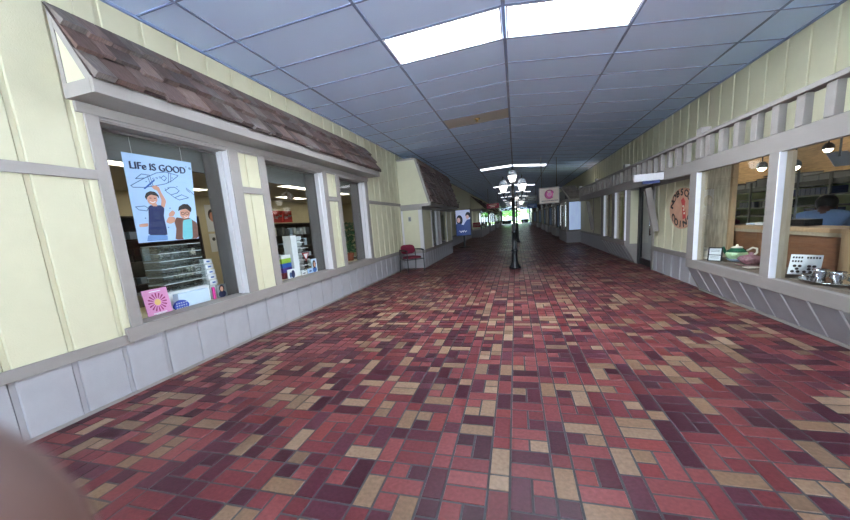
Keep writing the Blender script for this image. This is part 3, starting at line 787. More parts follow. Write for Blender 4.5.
for y0, n, z in ((7.42, 8, 1.146), (9.33, 5, .966), (7.42, 5, .786)):
    for j in range(n):
        w = .11
        simple('binder', 'binder_navy', 5.2, 5.42, y0 + j * w, y0 + j * w + w - .012, z, z + .125, 'navy blue binder standing in the row on the coin shop shelves', 'binder', 'navy binders on the coin shop shelves', bevel=.003)
for y0, n, z, m in ((10.25, 7, .576, 'maroon'), (10.25, 6, .786, 'storage_grey'), (11.2, 6, 1.146, 'storage_grey'), (8.5, 6, .966, 'black_plastic')):
    for j in range(n):
        simple('album', m, 5.2, 5.44, y0 + j * .12, y0 + j * .12 + .1, z, z + U(.09, .13), {'maroon': 'dark red album on the low shelf deep in the coin shop', 'storage_grey': 'grey album on the shelves deep in the coin shop', 'black_plastic': 'black album on the middle shelf deep in the coin shop'}[m], 'album', {'maroon': 'dark red albums', 'storage_grey': 'grey albums', 'black_plastic': 'black albums'}[m] + ' on the coin shop shelves', bevel=.003)
# desk with black trays where the man works
dk = thing('desk', 'wooden work desk behind the coin shop partition', 'desk', (3.9, 5.5, 0))
b = B(); b.box(3.45, 4.7, 5.05, 5.75, .58, .61); b.build('desk_top', 'light_wood', dk, bevel=.003)
for x, y in ((3.5, 5.1), (4.62, 5.1), (3.5, 5.68), (4.62, 5.68)):
    b = B(); b.box(x, x + .05, y, y + .05, 0, .58); b.build('leg', 'light_wood', dk)
for k, (x0, x1, y0, y1, z1, lb) in enumerate(((2.85, 3.0, 4.30, 4.62, .905, 'long black tray on the coin shop counter beside the seated man'), (2.84, 2.98, 4.66, 4.80, .92, 'small black box on the coin shop counter, on the side away from the man'))):
    simple('tray', 'black_plastic', x0, x1, y0, y1, .839, z1, lb, 'tray')
for k, (ya, m, lb) in enumerate(((5.0, 'pale_blue', 'pale blue folded cloth on the coin shop counter'), (4.84, 'paper_white', 'loose white papers on the coin shop counter'))):
    simple('papers', m, 2.82, 3.0, ya, ya + .14, .839, .86 + .01 * k, lb, 'papers')
# spot lamps and fluorescent fixture
def spot(x, y, z, label):
    t = thing('spot_lamp', label, 'lamp', (x, y, z), 'spot lamps in the coin shop')
    b = B(); b.tube([(x, y, 2.4), (x, y, z + .06)], .008, 8); b.build('stem', 'black_metal', t)
    b = B(); b.lathe([(.03, .06), (.06, .02), (.062, -.03)], (x, y, z)); b.build('hood', 'storage_grey', t)
    b = B(); b.ball((x, y, z - .02), .05); b.build('bulb', 'spot_bulb', t)
spot(3.6, 5.7, 1.55, 'round glowing spot lamp just right of the middle display post')
spot(3.6, 6.33, 1.62, 'round glowing spot lamp seen in the left pane of the coin display')
spot(4.4, 6.4, 1.80, 'glowing spot lamp further back against the pine boards')
fx = thing('hanging_fluorescent', 'tilted white fluorescent fixture hanging in the coin shop near the frame edge', 'lamp', (3.6, 5.08, 1.52))
b = B(); b.prism([(3.50, 4.96, 1.435), (3.70, 4.96, 1.435), (3.72, 5.12, 1.60), (3.52, 5.12, 1.60)], (0, .02, .012)); b.build('housing', 'white_paint', fx)
b = B(); b.tube([(3.6, 5.06, 1.55), (3.6, 5.06, 2.4)], .01, 8); b.build('stem', 'storage_grey', fx)
for k, (x, y) in enumerate(((4.9, 7.4), (4.9, 10.2))):  # unseen strips added to brighten the pine boards
    t = thing('ceiling_light', f'fluorescent strip on the coin shop ceiling, {["closer to the display window","deeper in the shop"][k]}', 'ceiling light', (x, y, 2.34))
    b = B(); b.box(x - .08, x + .08, y - .6, y + .6, 2.36, 2.399); b.build('housing', 'white_paint', t)
    b = B(); b.box(x - .07, x + .07, y - .59, y + .59, 2.34, 2.359); b.build('diffuser', 'coin_lamp_panel', t)
# dividers of the counter opening
dv = thing('opening_frame', 'thin grey metal frame dividing the view over the counter into the shop', 'frame', (3.05, 5.0, .84))
for y in (5.0, 4.72):
    b = B(); b.box(3.03, 3.045, y, y + .014, .839, 1.40); b.build('upright', 'shelf_metal', dv)
b = B(); b.box(3.03, 3.045, 4.72, 5.27, 1.40, 1.415); b.build('crossbar', 'shelf_metal', dv)

# things on the coin display ledge
L0 = .433
def picture(name, label, cat, base, tilt_dir, w, h, lean, frame, face, extra=None):
    """a thin framed card leaning back; base = centre of its bottom edge, tilt_dir = horizontal unit vector it faces"""
    t = thing(name, label, cat, base)
    f = Vector((tilt_dir[0], tilt_dir[1], 0)).normalized(); r = Vector((0, 0, 1)).cross(f)   # r: picture right as seen from front
    up = (Vector((0, 0, 1)) * math.cos(lean) - f * math.sin(lean)); n = r.cross(up)
    o = Vector(base)
    def P(u, v, d=0): return o + r * u * w / 2 + up * v * h + n * d
    b = B(); b.prism([P(-1, 0), P(1, 0), P(1, 1), P(-1, 1)], -n * .008); b.build('backing', face, t)
    if frame:
        q = B(); e = .012
        for a in ((P(-1, 0), P(1, 0)), (P(1, 1), P(-1, 1))): q.beam(a[0] + n * .002, a[1] + n * .002, e, .014, 0, n)
        for a in ((P(-1, 0), P(-1, 1)), (P(1, 0), P(1, 1))): q.beam(a[0] + n * .002, a[1] + n * .002, e, .014, 0, n)
        q.beam(P(-1, .45) + n * .002, P(1, .45) + n * .002, .008, .01, 0, n)
        q.build('frame', frame, t)
    if extra: extra(t, P, n, r, up)
    return t
def coins(t, P, n, r, up):
    b = B()
    for v, us in ((.42, (-.62, -.3, .28, .6)), (.28, (-.45, .3, .62)), (.14, (-.7, -.35, .05, .42))):
        for u in us:
            c = P(u, v, .002); b.prism([c + (r * math.cos(a) + up * math.sin(a)) * .0125 for a in [2*math.pi*k/14 for k in range(14)]], n * .003)
    b.build('coin', 'coin_metal', t)
    b = B()
    for v, us in ((.85, (-.8, -.62, -.44, -.26, .1, .28, .46, .64, .82)), (.66, (-.8, -.62, -.44, -.26))):
        for u in us: b.face([P(u - .06, v - .045, .001), P(u + .06, v - .045, .001), P(u + .06, v + .045, .001), P(u - .06, v + .045, .001)])
    b.build('lettering', 'black_paint', t)
def cardlines(t, P, n, r, up):
    b = B()
    for v in (.8, .7, .3, .2): b.face([P(-.7, v, .001), P(.6, v, .001), P(.6, v + .03, .001), P(-.7, v + .03, .001)])
    b.build('printed_lines', 'storage_grey', t)
picture('framed_card', 'black framed card with two panes beside the green teapot', 'framed card', (2.40, 4.90, L0 + .002), (-.75, -.66), .135, .16, .12, 'black_paint', 'paper_white', cardlines)
picture('leaning_card', 'pale card leaning against the barn board behind the black framed card', 'card', (2.395, 5.10, L0 + .005), (-.62, -.78), .17, .15, .35, None, 'cream_china', cardlines)
picture('coin_card', 'white card with rows of mounted coins leaning on the display ledge', 'coin card', (2.55, 3.79, L0 + .005), (-.7, -.72), .20, .19, .42, None, 'paper_white', coins)
# teapot on a plate
def teapot(x, y, z):
    t = thing('teapot', 'green and cream glazed teapot standing on a blue plate', 'teapot', (x, y, z))
    b = B(); b.lathe([(.045, 0), (.055, .008), (.095, .045), (.105, .08), (.095, .105)], (x, y, z), 24); b.build('body', 'teapot_pale', t)
    b = B(); b.lathe([(.096, .104), (.088, .122), (.062, .142), (.058, .152)], (x, y, z), 24); b.build('shoulder', 'teapot_green', t)
    b = B(); b.lathe([(.058, .152), (.045, .166), (.012, .172), (.014, .186), (.004, .192)], (x, y, z), 20); b.build('lid', 'cream_china', t)
    hx, hy = .70, -.71      # handle points towards the viewer's right
    pts = [(.09, .12), (.14, .155), (.175, .145), (.18, .10), (.15, .065), (.1, .05)]
    b = B(); b.tube([(x + hx * r, y + hy * r, z + q) for r, q in pts], .011, 10); b.build('handle', 'cream_china', t)
    b = B(); b.tube([(x - hx * r, y - hy * r, z + q) for r, q in ((.08, .07), (.112, .10), (.125, .145), (.132, .16))], [.026, .018, .012, .012], 12); b.build('spout', 'teapot_green', t)
def plate(name, label, x, y, z, r, m, h=.02):
    b = B(); b.lathe([(r * .5, 0), (r * .6, .004), (r, h), (r * .98, h + .004), (r * .55, .008), (0, .008)], (x, y, z), 28)
    return tag(b.build(name, m, origin=(x, y, z)), label, 'plate')
plate('plate', 'blue glazed dish under the green teapot', 2.57, 4.80, L0, .10, 'blue_china', .035)
teapot(2.57, 4.80, L0 + .012)
tu = thing('tureen', 'small red and white china tureen right of the green teapot', 'tureen', (2.52, 4.45, L0))
b = B(); b.lathe([(.06, 0), (.065, .006), (.11, .05), (.115, .06)], (2.52, 4.45, L0 + .02), 24, sx=1.0, sy=1.1); b.build('bowl', 'pink_china', tu)
b = B(); b.lathe([(.114, .06), (.09, .085), (.03, .10), (.012, .105), (.022, .122), (.004, .128)], (2.52, 4.45, L0 + .02), 24, sy=1.1); b.build('lid', 'pink_china', tu)
plate('plate', 'red and white china plate under the small tureen', 2.52, 4.45, L0, .13, 'pink_china', .018)
plate('plate', 'white scalloped china plate in front of the small tureen', 2.42, 4.26, L0, .07, 'cream_china', .014)
# silver service
sx_, sy_ = 2.51, 3.43
b = B(); b.lathe([(.10, 0), (.11, .006), (.19, .016), (.20, .022), (.195, .024), (.12, .010), (0, .010)], (sx_, sy_, L0), 32, sx=.85, sy=1.15)
tr = tag(b.build('silver_tray', 'chrome', origin=(sx_, sy_, L0)), 'oval silver tray carrying three silver cups in the display window', 'tray')
for s_ in (-1, 1):
    q = B(); q.tube([(sx_ + .05, sy_ + s_ * .215, L0 + .022), (sx_ + .03, sy_ + s_ * .26, L0 + .03), (sx_ - .03, sy_ + s_ * .26, L0 + .03), (sx_ - .05, sy_ + s_ * .215, L0 + .022)], .006, 8); q.build('handle', 'chrome', tr)
def cup(x, y, r, h, label):
    t = thing('silver_cup', label, 'cup', (x, y, L0 + .0102))
    b = B(); b.lathe([(r * .6, 0), (r * .5, .01), (r, h * .4), (r * .92, h * .8), (r * 1.05, h), (r * .98, h), (r * .85, h * .8), (0, h * .35)], (x, y, L0 + .0102), 24); b.build('bowl', 'chrome', t)
    b = B(); b.tube([(x + .7 * r * .9, y - .7 * r * .9, L0 + h * .85), (x + .7 * (r + .03), y - .7 * (r + .03), L0 + h * .95), (x + .7 * (r + .03), y - .7 * (r + .03), L0 + h * .5), (x + .7 * r * .95, y - .7 * r * .95, L0 + h * .35)], .005, 8); b.build('handle', 'chrome', t)
cup(2.50, 3.53, .048, .085, 'silver sugar cup on the tray next to the coin card')
cup(2.535, 3.42, .048, .08, 'silver cup in the middle of the tray')
cup(2.565, 3.32, .036, .055, 'smallest silver cup on the tray, at the far end from the coin card')

# ------------------------------------------------------------------ daylit bay and further bays, right side
def right_bay(y0, y1, xf, label, front_glow, group=None, hood=True):
    x1 = XR - .001
    t = thing('shop_bay', label, 'shop front bay', ((xf + x1) / 2, y0, 0), group)
    b = B(); b.box(xf, x1, y0, y1, 0, .44); b.build('base_panel', 'grey_panel', t, bevel=.01)
    b = B(); b.box(xf - .015, x1, y0 - .015, y1, .44, .475); b.build('sill', 'taupe_paint', t)
    b = B(); b.box(xf, xf + .07, y0, y0 + .07, .475, 1.6); b.box(x1 - .36, x1, y0, y0 + .05, .475, 1.6); b.build('corner_post', 'taupe_paint', t)
    b = B(); b.box(xf - .01, x1, y0 - .01, y1, 1.6, 1.70); b.build('header', 'taupe_paint', t)
    b = B(); b.box(xf + .07, x1 - .36, y0 + .02, y0 + .03, .475, 1.6); b.build('frosted_pane', front_glow, t)  # pane emission stands in for reflected daylight
    fr = B(); fr.box(xf + .07, xf + .09, y0 + .005, y0 + .02, .475, 1.6); fr.box(x1 - .38, x1 - .36, y0 + .005, y0 + .02, .475, 1.6); fr.box(xf + .09, x1 - .38, y0 + .005, y0 + .02, 1.575, 1.6); fr.box(xf + .09, x1 - .38, y0 + .005, y0 + .02, .475, .50); fr.build('window_frame', 'dark_frame', t)
    n = 3; st = (y1 - y0 - .07) / n
    for k in range(n):
        a = y0 + .07 + k * st
        g = B(); g.face([(xf + .03, a + .1, .475), (xf + .03, a + st, .475), (xf + .03, a + st, 1.6), (xf + .03, a + .1, 1.6)]); g.build('pane', 'glass', t)
        p = B(); p.box(xf, xf + .06, a, a + .1, .475, 1.6); p.build('mullion', 'taupe_paint', t)
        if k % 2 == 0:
            q = B(); q.box(xf + .05, xf + .06, a + .12, a + st * .9, .62, 1.5); q.build('lit_blind', 'window_strip', t)  # emission stands in for bright reflections in the side windows
    b = B(); b.box(xf, x1, y1 - .05, y1, .475, 1.6); b.build('end_panel', 'dark_frame', t)
    if hood:
        h = B(); h.prism([(xf - .17, y0 + .55, 2.14), (xf + .10, y0 - .2, 1.62), (xf + .10, y0 - .2, 1.69), (xf - .17, y0 + .55, 2.21)], (.025, 0, 0)); h.build('rake_board', 'taupe_paint', t)
        h = B(); h.box(xf + .126, xf + .60, y0 - .19, y0 - .17, 1.62, 1.69); h.build('eave_board', 'taupe_paint', t)
        s = B()
        tones = [srgb(92, 84, 82), srgb(80, 72, 70), srgb(100, 90, 86)]
        # front slope falls towards the viewer
        rows = 5
        for k in range(rows):
            f0, f1 = k / rows, (k + 1) / rows + .04
            yA, yB = y0 + .55 - .75 * f0, y0 + .55 - .75 * f1; zA, zB = 2.22 - .52 * f0, 2.22 - .52 * f1
            x = xf - .15 + .27 * f1; xr = xf + .36 + .24 * f1
            while x < xr - .02:
                w = U(.09, .18); e = min(x + w, xr)
                s.prism([(x + .002, yA, zA), (x + .002, yB, zB), (x + .002, yB, zB + .02), (x + .002, yA, zA + .012)], (e - x - .004, 0, 0), 0, random.choice(tones)); x = e
        s.build('shakes', 'shake', t, tone=True)
        bk = B(); bk.prism([(xf - .14, y0 + .56, 2.19), (xf + .126, y0 - .16, 1.69), (xf + .59, y0 - .16, 1.69), (xf + .36, y0 + .56, 2.19)], (0, .06, -.06)); bk.box(xf + .02, xf + .30, y0 + .63, y1 - .1, 1.701, 2.1); bk.build('roof_body', 'dark_frame', t)
    return t
GB2 = 'shop bays along the right side'
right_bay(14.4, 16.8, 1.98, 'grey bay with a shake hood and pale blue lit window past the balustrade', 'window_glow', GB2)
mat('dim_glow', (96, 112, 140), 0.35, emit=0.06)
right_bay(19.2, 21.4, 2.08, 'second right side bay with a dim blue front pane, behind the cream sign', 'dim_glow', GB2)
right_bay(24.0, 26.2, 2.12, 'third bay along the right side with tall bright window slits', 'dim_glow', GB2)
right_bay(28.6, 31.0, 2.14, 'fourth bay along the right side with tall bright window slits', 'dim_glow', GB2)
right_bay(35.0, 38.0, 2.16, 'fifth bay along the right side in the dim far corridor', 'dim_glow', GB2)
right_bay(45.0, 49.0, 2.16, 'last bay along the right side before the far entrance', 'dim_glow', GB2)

# ------------------------------------------------------------------ far end entrance and outdoors
e = B()
e.box(-3.0, 3.0, Y_END, Y_END + .12, 2.55, 3.2); e.box(-3.0, -2.5, Y_END, Y_END + .12, 0, 2.55); e.box(2.62, 3.0, Y_END, Y_END + .12, 0, 2.55)
struct(e.build('wall_far', ['grey_panel']))
f = B()
for x in (-2.5, -.62, -.02, .95, 2.56): f.box(x, x + .06, Y_END + .02, Y_END + .08, 0, 2.55)
f.box(-2.5, 2.62, Y_END + .02, Y_END + .08, 1.85, 1.92)
fw = struct(f.build('window_6', ['dark_frame']))
for a, c in ((-2.44, -.62), (-.56, -.02), (.04, .95), (1.01, 2.56)):
    g = B(); g.face([(a, Y_END + .05, 0), (c, Y_END + .05, 0), (c, Y_END + .05, 1.85), (a, Y_END + .05, 1.85)]); g.face([(a, Y_END + .05, 1.92), (c, Y_END + .05, 1.92), (c, Y_END + .05, 2.55), (a, Y_END + .05, 2.55)]); g.build('pane', 'glass', fw)
for x0, x1, lb in ((-2.42, -.75, 'long dark planter box below the far entrance glazing, left of the doorway'), (1.05, 2.5, 'long dark planter box below the far entrance glazing, right of the doorway')):
    simple('planter_box', 'planter_dark', x0, x1, Y_END - .6, Y_END - .15, 0, .72, lb, 'planter', bevel=.02)
g = B(); g.face([(-40, Y_START - 40, -.03), (40, Y_START - 40, -.03), (40, Y_START - .01, -.03), (-40, Y_START - .01, -.03)])
g.face([(-40, Y_END + .12, -.03), (40, Y_END + .12, -.03), (40, Y_END + 12, -.03), (-40, Y_END + 12, -.03)], 0)
g.face([(-60, Y_END + 12, -.03), (60, Y_END + 12, -.03), (60, Y_END + 60, -.03), (-60, Y_END + 60, -.03)], 1)
struct(g.build('ground', ['concrete', 'lawn']))
def tree(x, y, h, label):
    t = thing('tree', label, 'tree', (x, y, 0), 'trees outside the far entrance')
    b = B(); b.tube([(x, y, 0), (x + .1, y, h * .35), (x, y, h * .6)], [.25, .18, .1], 10); b.build('trunk', 'bark', t)
    b = B()
    for k in range(60):
        a = U(0, 6.28); q = U(0, 1) ** .5 * h * .38; zz = h * U(.3, 1.0)
        b.ball((x + q * math.cos(a), y + q * math.sin(a), zz), h * U(.08, .14), n=8)
    b.build('crown', 'foliage', t)
for x, y, h, lb in ((-7, 96, 7, 'broad green tree outside left of the far doorway'), (6.5, 99, 8, 'broad green tree outside right of the far doorway'), (-1, 112, 7, 'green tree on the lawn furthest beyond the far doorway')): tree(x, y, h, lb)

# ------------------------------------------------------------------ lamp posts
def lamp_post(x, y, label):
    t = thing('lamp_post', label, 'lamp post', (x, y, 0), 'black lamp posts along the corridor')
    b = B(); b.lathe([(.135, 0), (.135, .03), (.115, .05), (.105, .075), (.08, .11), (.07, .16), (.062, .24), (.058, .38)], (x, y, 0), 12); b.build('base', 'black_metal', t)
    b = B(); b.lathe([(.052, .38), (.075, .39), (.078, .41), (.055, .425), (.046, .44), (.044, .80), (.058, .81), (.058, .83), (.042, .845), (.036, .87), (.032, 1.55), (.045, 1.56), (.045, 1.58), (.03, 1.6), (.028, 1.87)], (x, y, 0), 16); b.build('pole', 'black_metal', t)
    b = B()
    for k in range(10):
        a = 2 * math.pi * k / 10; b.tube([(x + .057 * math.cos(a), y + .057 * math.sin(a), .2), (x + .044 * math.cos(a), y + .044 * math.sin(a), .78)], .006, 6)
    b.build('fluting', 'black_metal', t)
    for s_ in (-1, 1):
        b = B(); b.tube([(x, y, 1.56), (x + s_ * .08, y, 1.53), (x + s_ * .15, y, 1.55), (x + s_ * .195, y, 1.62), (x + s_ * .20, y, 1.68)], .012, 10)
        b.tube([(x, y, 1.72), (x + s_ * .06, y, 1.70), (x + s_ * .12, y, 1.60), (x + s_ * .15, y, 1.55)], .008, 8); b.build('arm', 'black_metal', t)
    for cx, z in ((0, 1.88), (-.20, 1.68), (.20, 1.68)):
        X = x + cx
        l = B(); l.lathe([(.02, 0), (.045, .015), (.05, .03)], (X, y, z), 16); l.lathe([(.104, .165), (.112, .175), (.104, .187)], (X, y, z), 16)
        for k in range(6):
            a = 2*math.pi*k/6; l.tube([(X + .052*math.cos(a), y + .052*math.sin(a), z + .03), (X + .1*math.cos(a), y + .1*math.sin(a), z + .168)], .0035, 6)
        lo = l.build('lantern_cage', 'storage_grey', t)
        b = B(); b.lathe([(.048, .03), (.07, .08), (.095, .166)], (X, y, z), 18); b.build('glass_globe', 'lamp_glass', lo)
        b = B(); b.lathe([(.098, .187), (.09, .225), (.07, .265), (.05, .285)], (X, y, z), 18); b.build('dome', 'lamp_dome', lo)
        b = B(); b.lathe([(.052, .284), (.055, .29), (.03, .31), (.014, .325), (.018, .34), (.006, .36), (.002, .385)], (X, y, z), 14); b.build('finial', 'black_metal', lo)
    return t
lp0 = lamp_post(.012, 7.94, 'nearest black lamp post with three lanterns in mid corridor')
dup(lp0, (.12, 16.4, 0), 'second black lamp post, hidden close behind the nearest one')
dup(lp0, (.12, 30.0, 0), 'third black lamp post far down the corridor')
dup(lp0, (.12, 46.0, 0), 'fourth black lamp post near the far entrance')

# ------------------------------------------------------------------ burgundy chair
def chair():
    t = thing('waiting_chair', 'burgundy padded chair with black metal frame and arms against the left bay', 'chair', (-2.44, 7.92, 0))
    X, Y = -2.44, 7.92
    a = math.radians(46); f = Vector((math.sin(a), -math.cos(a), 0)); r = Vector((math.cos(a), math.sin(a), 0)); o = Vector((X, Y, 0))
    P = lambda u, v, z: o + r * u + f * v + Vector((0, 0, z))
    def pad(name, cfun, nu=14, nv=10):
        b = B(); vs = []
        for i in range(nv + 1):
            ph = math.pi * i / nv - math.pi / 2
            for j in range(nu * 2):
                th = math.pi * j / nu
                sp = lambda c, e: math.copysign(abs(c) ** e, c)
                vs.append(cfun(sp(math.cos(ph), .4) * sp(math.cos(th), .55), sp(math.cos(ph), .4) * sp(math.sin(th), .55), sp(math.sin(ph), .8)))
        n = nu * 2
        b._add(vs, [(i * n + j, i * n + (j + 1) % n, (i + 1) * n + (j + 1) % n, (i + 1) * n + j) for i in range(nv) for j in range(n)], 0, None, True)
        b.build(name, 'burgundy_fabric', t)
    pad('seat', lambda x, y, z: P(x * .205, .01 + y * .20, .362 + z * .032 + .01 * y * y))
    pad('backrest', lambda x, y, z: P(x * .20 * (1 - .06 * y * y), -.205 + z * .022 - .02 * y + .035 * x * x, .555 + y * .115))
    for s_ in (-1, 1):
        b = B(); b.tube([P(s_ * .225, .21, 0), P(s_ * .225, .20, .34), P(s_ * .225, .19, .535)], .011, 10); b.build('leg', 'black_metal', t)
        b = B(); b.tube([P(s_ * .225, -.24, 0), P(s_ * .222, -.19, .34), P(s_ * .215, -.20, .56)], .011, 10); b.build('leg', 'black_metal', t)
        b = B(); b.tube([P(s_ * .225, .22, .535), P(s_ * .235, .1, .548), P(s_ * .23, -.1, .545), P(s_ * .218, -.2, .545)], [.016, .018, .016, .012], 10); b.build('armrest', 'black_plastic', t)
        b = B(); b.tube([P(s_ * .225, .2, .325), P(s_ * .222, -.19, .325)], .009, 8); b.build('side_rail', 'black_metal', t)
    b = B(); b.tube([P(-.225, .2, .325), P(.225, .2, .325)], .009, 8); b.tube([P(-.222, -.19, .325), P(.222, -.19, .325)], .009, 8); b.build('cross_rail', 'black_metal', t)
    b = B(); b.tube([P(-.215, -.2, .56), P(-.15, -.215, .55), P(.15, -.215, .55), P(.215, -.2, .56)], .009, 8); b.build('back_bar', 'black_metal', t)
chair()

# ------------------------------------------------------------------ optician's shop behind the left windows
XG = XL - .16
s = B()
s.box(-7.25, -7.2, .4, 13.2, 0, 2.25, 0); s.box(-7.2, XG - .02, .38, .4, 0, 2.25, 0); s.box(-7.2, XG - .02, 13.2, 13.25, 0, 2.25, 0)
struct(s.build('wall_optician', ['cream_wall']))
s = B()
for x0, x1 in ((-7.2, -6.5), (-6.2, -5.0), (-4.7, -3.5), (-3.5, XG - .02)): s.box(x0, x1, .4, 13.2, 2.2, 2.24)
ys = [(.4, 1.2), (2.4, 3.0), (4.2, 4.8), (6.0, 6.6), (7.8, 8.4), (9.6, 10.2), (11.4, 13.2)]
for x0, x1 in ((-6.5, -6.2), (-5.0, -4.7)):
    for a, c in ys: s.box(x0, x1, a, c, 2.2, 2.24)
struct(s.build('ceiling_optician', ['shop_ceiling']))
s = B(); s.box(-7.2, XL - .045, .4, 13.2, -.02, -.001); struct(s.build('floor_optician', ['shop_carpet']))
cl0 = None
for i, x in enumerate((-6.35, -4.85)):
    for k in range(6):
        y = ys[k][1] + .6
        lb = f'fluorescent panel in the eyewear shop ceiling, {["row farther from","row closer to"][i]} the windows, {["first","second","third","fourth","fifth","sixth"][k]} along'
        if cl0 is None:
            cl0 = thing('ceiling_light', lb, 'ceiling light', (x, y, 2.2), 'fluorescent panels inside the eyewear shop')
            b = B(); b.box(x - .148, x + .148, y - .598, y + .598, 2.215, 2.238); b.build('housing', 'white_paint', cl0)
            b = B(); b.box(x - .146, x + .146, y - .596, y + .596, 2.203, 2.212); b.build('diffuser', 'shop_lamp_panel', cl0)
        else: dup(cl0, (x, y, 2.2), lb)
s = B(); s.box(XG - .20, XG - .23, 1.6, 6.9, 1.87, 2.2); struct(s.build('trim_5', ['valance_grey']))
s = B(); s.box(XG - .005, XG - .75, 1.75, 6.7, .44, .50); dl = tag(s.build('window_display_ledge', ['cream_wall'], origin=(XG - .3, 4.2, 0)), 'cream display ledge behind the three shop windows', 'display shelf')
s = B(); s.box(XG - .70, XG - .74, 1.75, 6.7, 0, .44); s.build('front_panel', 'cream_wall', dl)
ZL = .5005
# hanging poster in the first window
po = thing('window_poster', 'large pale blue LIFE IS GOOD poster hanging in the first shop window', 'poster', (-3.03, 2.45, 1.16))
px = -3.03
def PV(y, z, d=0): return (px + d, y, z)
b = B(); b.prism([PV(2.156, 1.162), PV(2.728, 1.169), PV(2.793, 1.913), PV(2.168, 1.907)], (-.003, 0, 0)); sheet = b.build('sheet', 'paper_blue', po)
def art(name, m, pts, d):
    for k in (.14, .22) if 'face' in name or 'hair' in name or 'arm' in name or 'fist' in name else (.1,):
        pts = [q for p, r in zip(pts, pts[1:] + pts[:1]) for q in ((p[0]*(1-k) + r[0]*k, p[1]*(1-k) + r[1]*k), (p[0]*k + r[0]*(1-k), p[1]*k + r[1]*(1-k)))]
    b = B(); b.face([PV(p[0], p[1], d) for p in pts]); return b.build(name, m, sheet)
b = B()
for q in (-.004, -.0024, -.0008, .0008, .0024, .004): add_text(b, 'LIFe IS GOOD', .084, PV(2.462 + q, 1.815 + q * .5, .0008 + q * .01), (0, 1.0, .03), (0, .02, 1), 0, .0)
add_text(b, '®', .03, PV(2.765, 1.85, .0008), (0, 1, 0), (0, 0, 1), 0, .001); b.build('lettering', 'poster_ink', sheet)
b = B()
def sk(pts, w=.006): stroke(b, [PV(p[0], p[1], .0007) for p in pts], w, (1, 0, 0))
sk([(2.189,1.64),(2.252,1.678),(2.315,1.714),(2.425,1.77),(2.512,1.788),(2.598,1.775),(2.631,1.769),(2.564,1.719),(2.491,1.681),(2.403,1.658),(2.299,1.634),(2.205,1.627),(2.189,1.64)])
sk([(2.315,1.714),(2.238,1.701),(2.293,1.745),(2.36,1.743)]); sk([(2.458,1.729),(2.489,1.753),(2.512,1.735),(2.485,1.706),(2.458,1.729)])
sk([(2.473,1.618),(2.529,1.653),(2.574,1.657),(2.614,1.628),(2.586,1.605),(2.526,1.585),(2.487,1.609),(2.477,1.639)])
sk([(2.516,1.59),(2.555,1.56),(2.63,1.592),(2.698,1.568),(2.597,1.541),(2.555,1.56)]); sk([(2.191,1.465),(2.267,1.475),(2.293,1.458),(2.278,1.433),(2.213,1.441),(2.191,1.465)])
sk([(2.54,1.785),(2.52,1.69)]); sk([(2.56,1.782),(2.545,1.70)]); sk([(2.34,1.735),(2.36,1.645)]); sk([(2.36,1.745),(2.375,1.65)])
sk([(2.69,1.66),(2.73,1.63),(2.76,1.60)]); sk([(2.69,1.645),(2.72,1.62)])
for k in range(3): sk([(2.39 + .03*k + .008*math.cos(a), 1.715 + .01*k + .008*math.sin(a)) for a in [j*1.05 for j in range(7)]], .004)
for k in range(16):
    y, z = U(2.19, 2.74), U(1.2, 1.88); sk([(y, z), (y + .008, z + .002)], .007)
b.build('line_drawing', 'poster_line', sheet)
art('printed_brush', 'cobalt', [(2.285,1.622),(2.30,1.618),(2.40,1.70),(2.392,1.71)], .0009)
art('printed_arm', 'skin_print', [(2.408,1.481),(2.436,1.461),(2.467,1.525),(2.433,1.605),(2.426,1.645),(2.393,1.662),(2.36,1.644),(2.371,1.625),(2.404,1.613),(2.424,1.533)], .0010)
art('printed_arm', 'skin_print', [(2.267,1.329),(2.189,1.32),(2.189,1.296),(2.261,1.299)], .0010)
art('printed_jeans', 'jeans_print', [(2.245,1.226),(2.416,1.218),(2.412,1.172),(2.228,1.172)], .0010)
art('printed_shirt', 'navy_print', [(2.295,1.468),(2.317,1.483),(2.409,1.486),(2.436,1.461),(2.416,1.389),(2.42,1.264),(2.416,1.218),(2.248,1.226),(2.278,1.358)], .0012)
art('printed_neck', 'skin_print', [(2.325,1.50),(2.375,1.50),(2.375,1.475),(2.335,1.475)], .0013)
art('printed_face', 'skin_print', [(2.299,1.547),(2.336,1.58),(2.389,1.57),(2.388,1.526),(2.353,1.488),(2.318,1.488),(2.299,1.512)], .0014)
art('printed_hair', 'hair_print', [(2.282,1.551),(2.299,1.586),(2.337,1.606),(2.381,1.601),(2.406,1.573),(2.405,1.542),(2.389,1.567),(2.336,1.576),(2.302,1.552),(2.294,1.525)], .0016)
b = B(); stroke(b, [PV(2.32,1.515,.0017), PV(2.34,1.505,.0017), PV(2.365,1.516,.0017)], .006, (1,0,0)); b.build('printed_smile', 'paper_white', sheet)
b = B(); 
for y in (2.322, 2.36): stroke(b, [PV(y, 1.545, .0017), PV(y + .014, 1.545, .0017)], .006, (1,0,0))
b.build('printed_eyes', 'hair_print', sheet)
art('printed_arm', 'skin_print', [(2.462,1.387),(2.424,1.335),(2.466,1.317),(2.527,1.343),(2.516,1.382)], .0010)
art('printed_fist', 'skin_print', [(2.467,1.414),(2.51,1.446),(2.534,1.423),(2.508,1.388),(2.462,1.387)], .0012)
art('printed_jacket', 'brown_print', [(2.506,1.334),(2.534,1.379),(2.6,1.37),(2.662,1.375),(2.742,1.322),(2.726,1.17),(2.482,1.17),(2.512,1.271)], .0014)
art('printed_shirt', 'teal_print', [(2.593,1.351),(2.691,1.366),(2.663,1.171),(2.555,1.171)], .0016)
art('printed_face', 'skin_print', [(2.576,1.442),(2.649,1.466),(2.69,1.435),(2.662,1.375),(2.608,1.36),(2.575,1.388)], .0018)
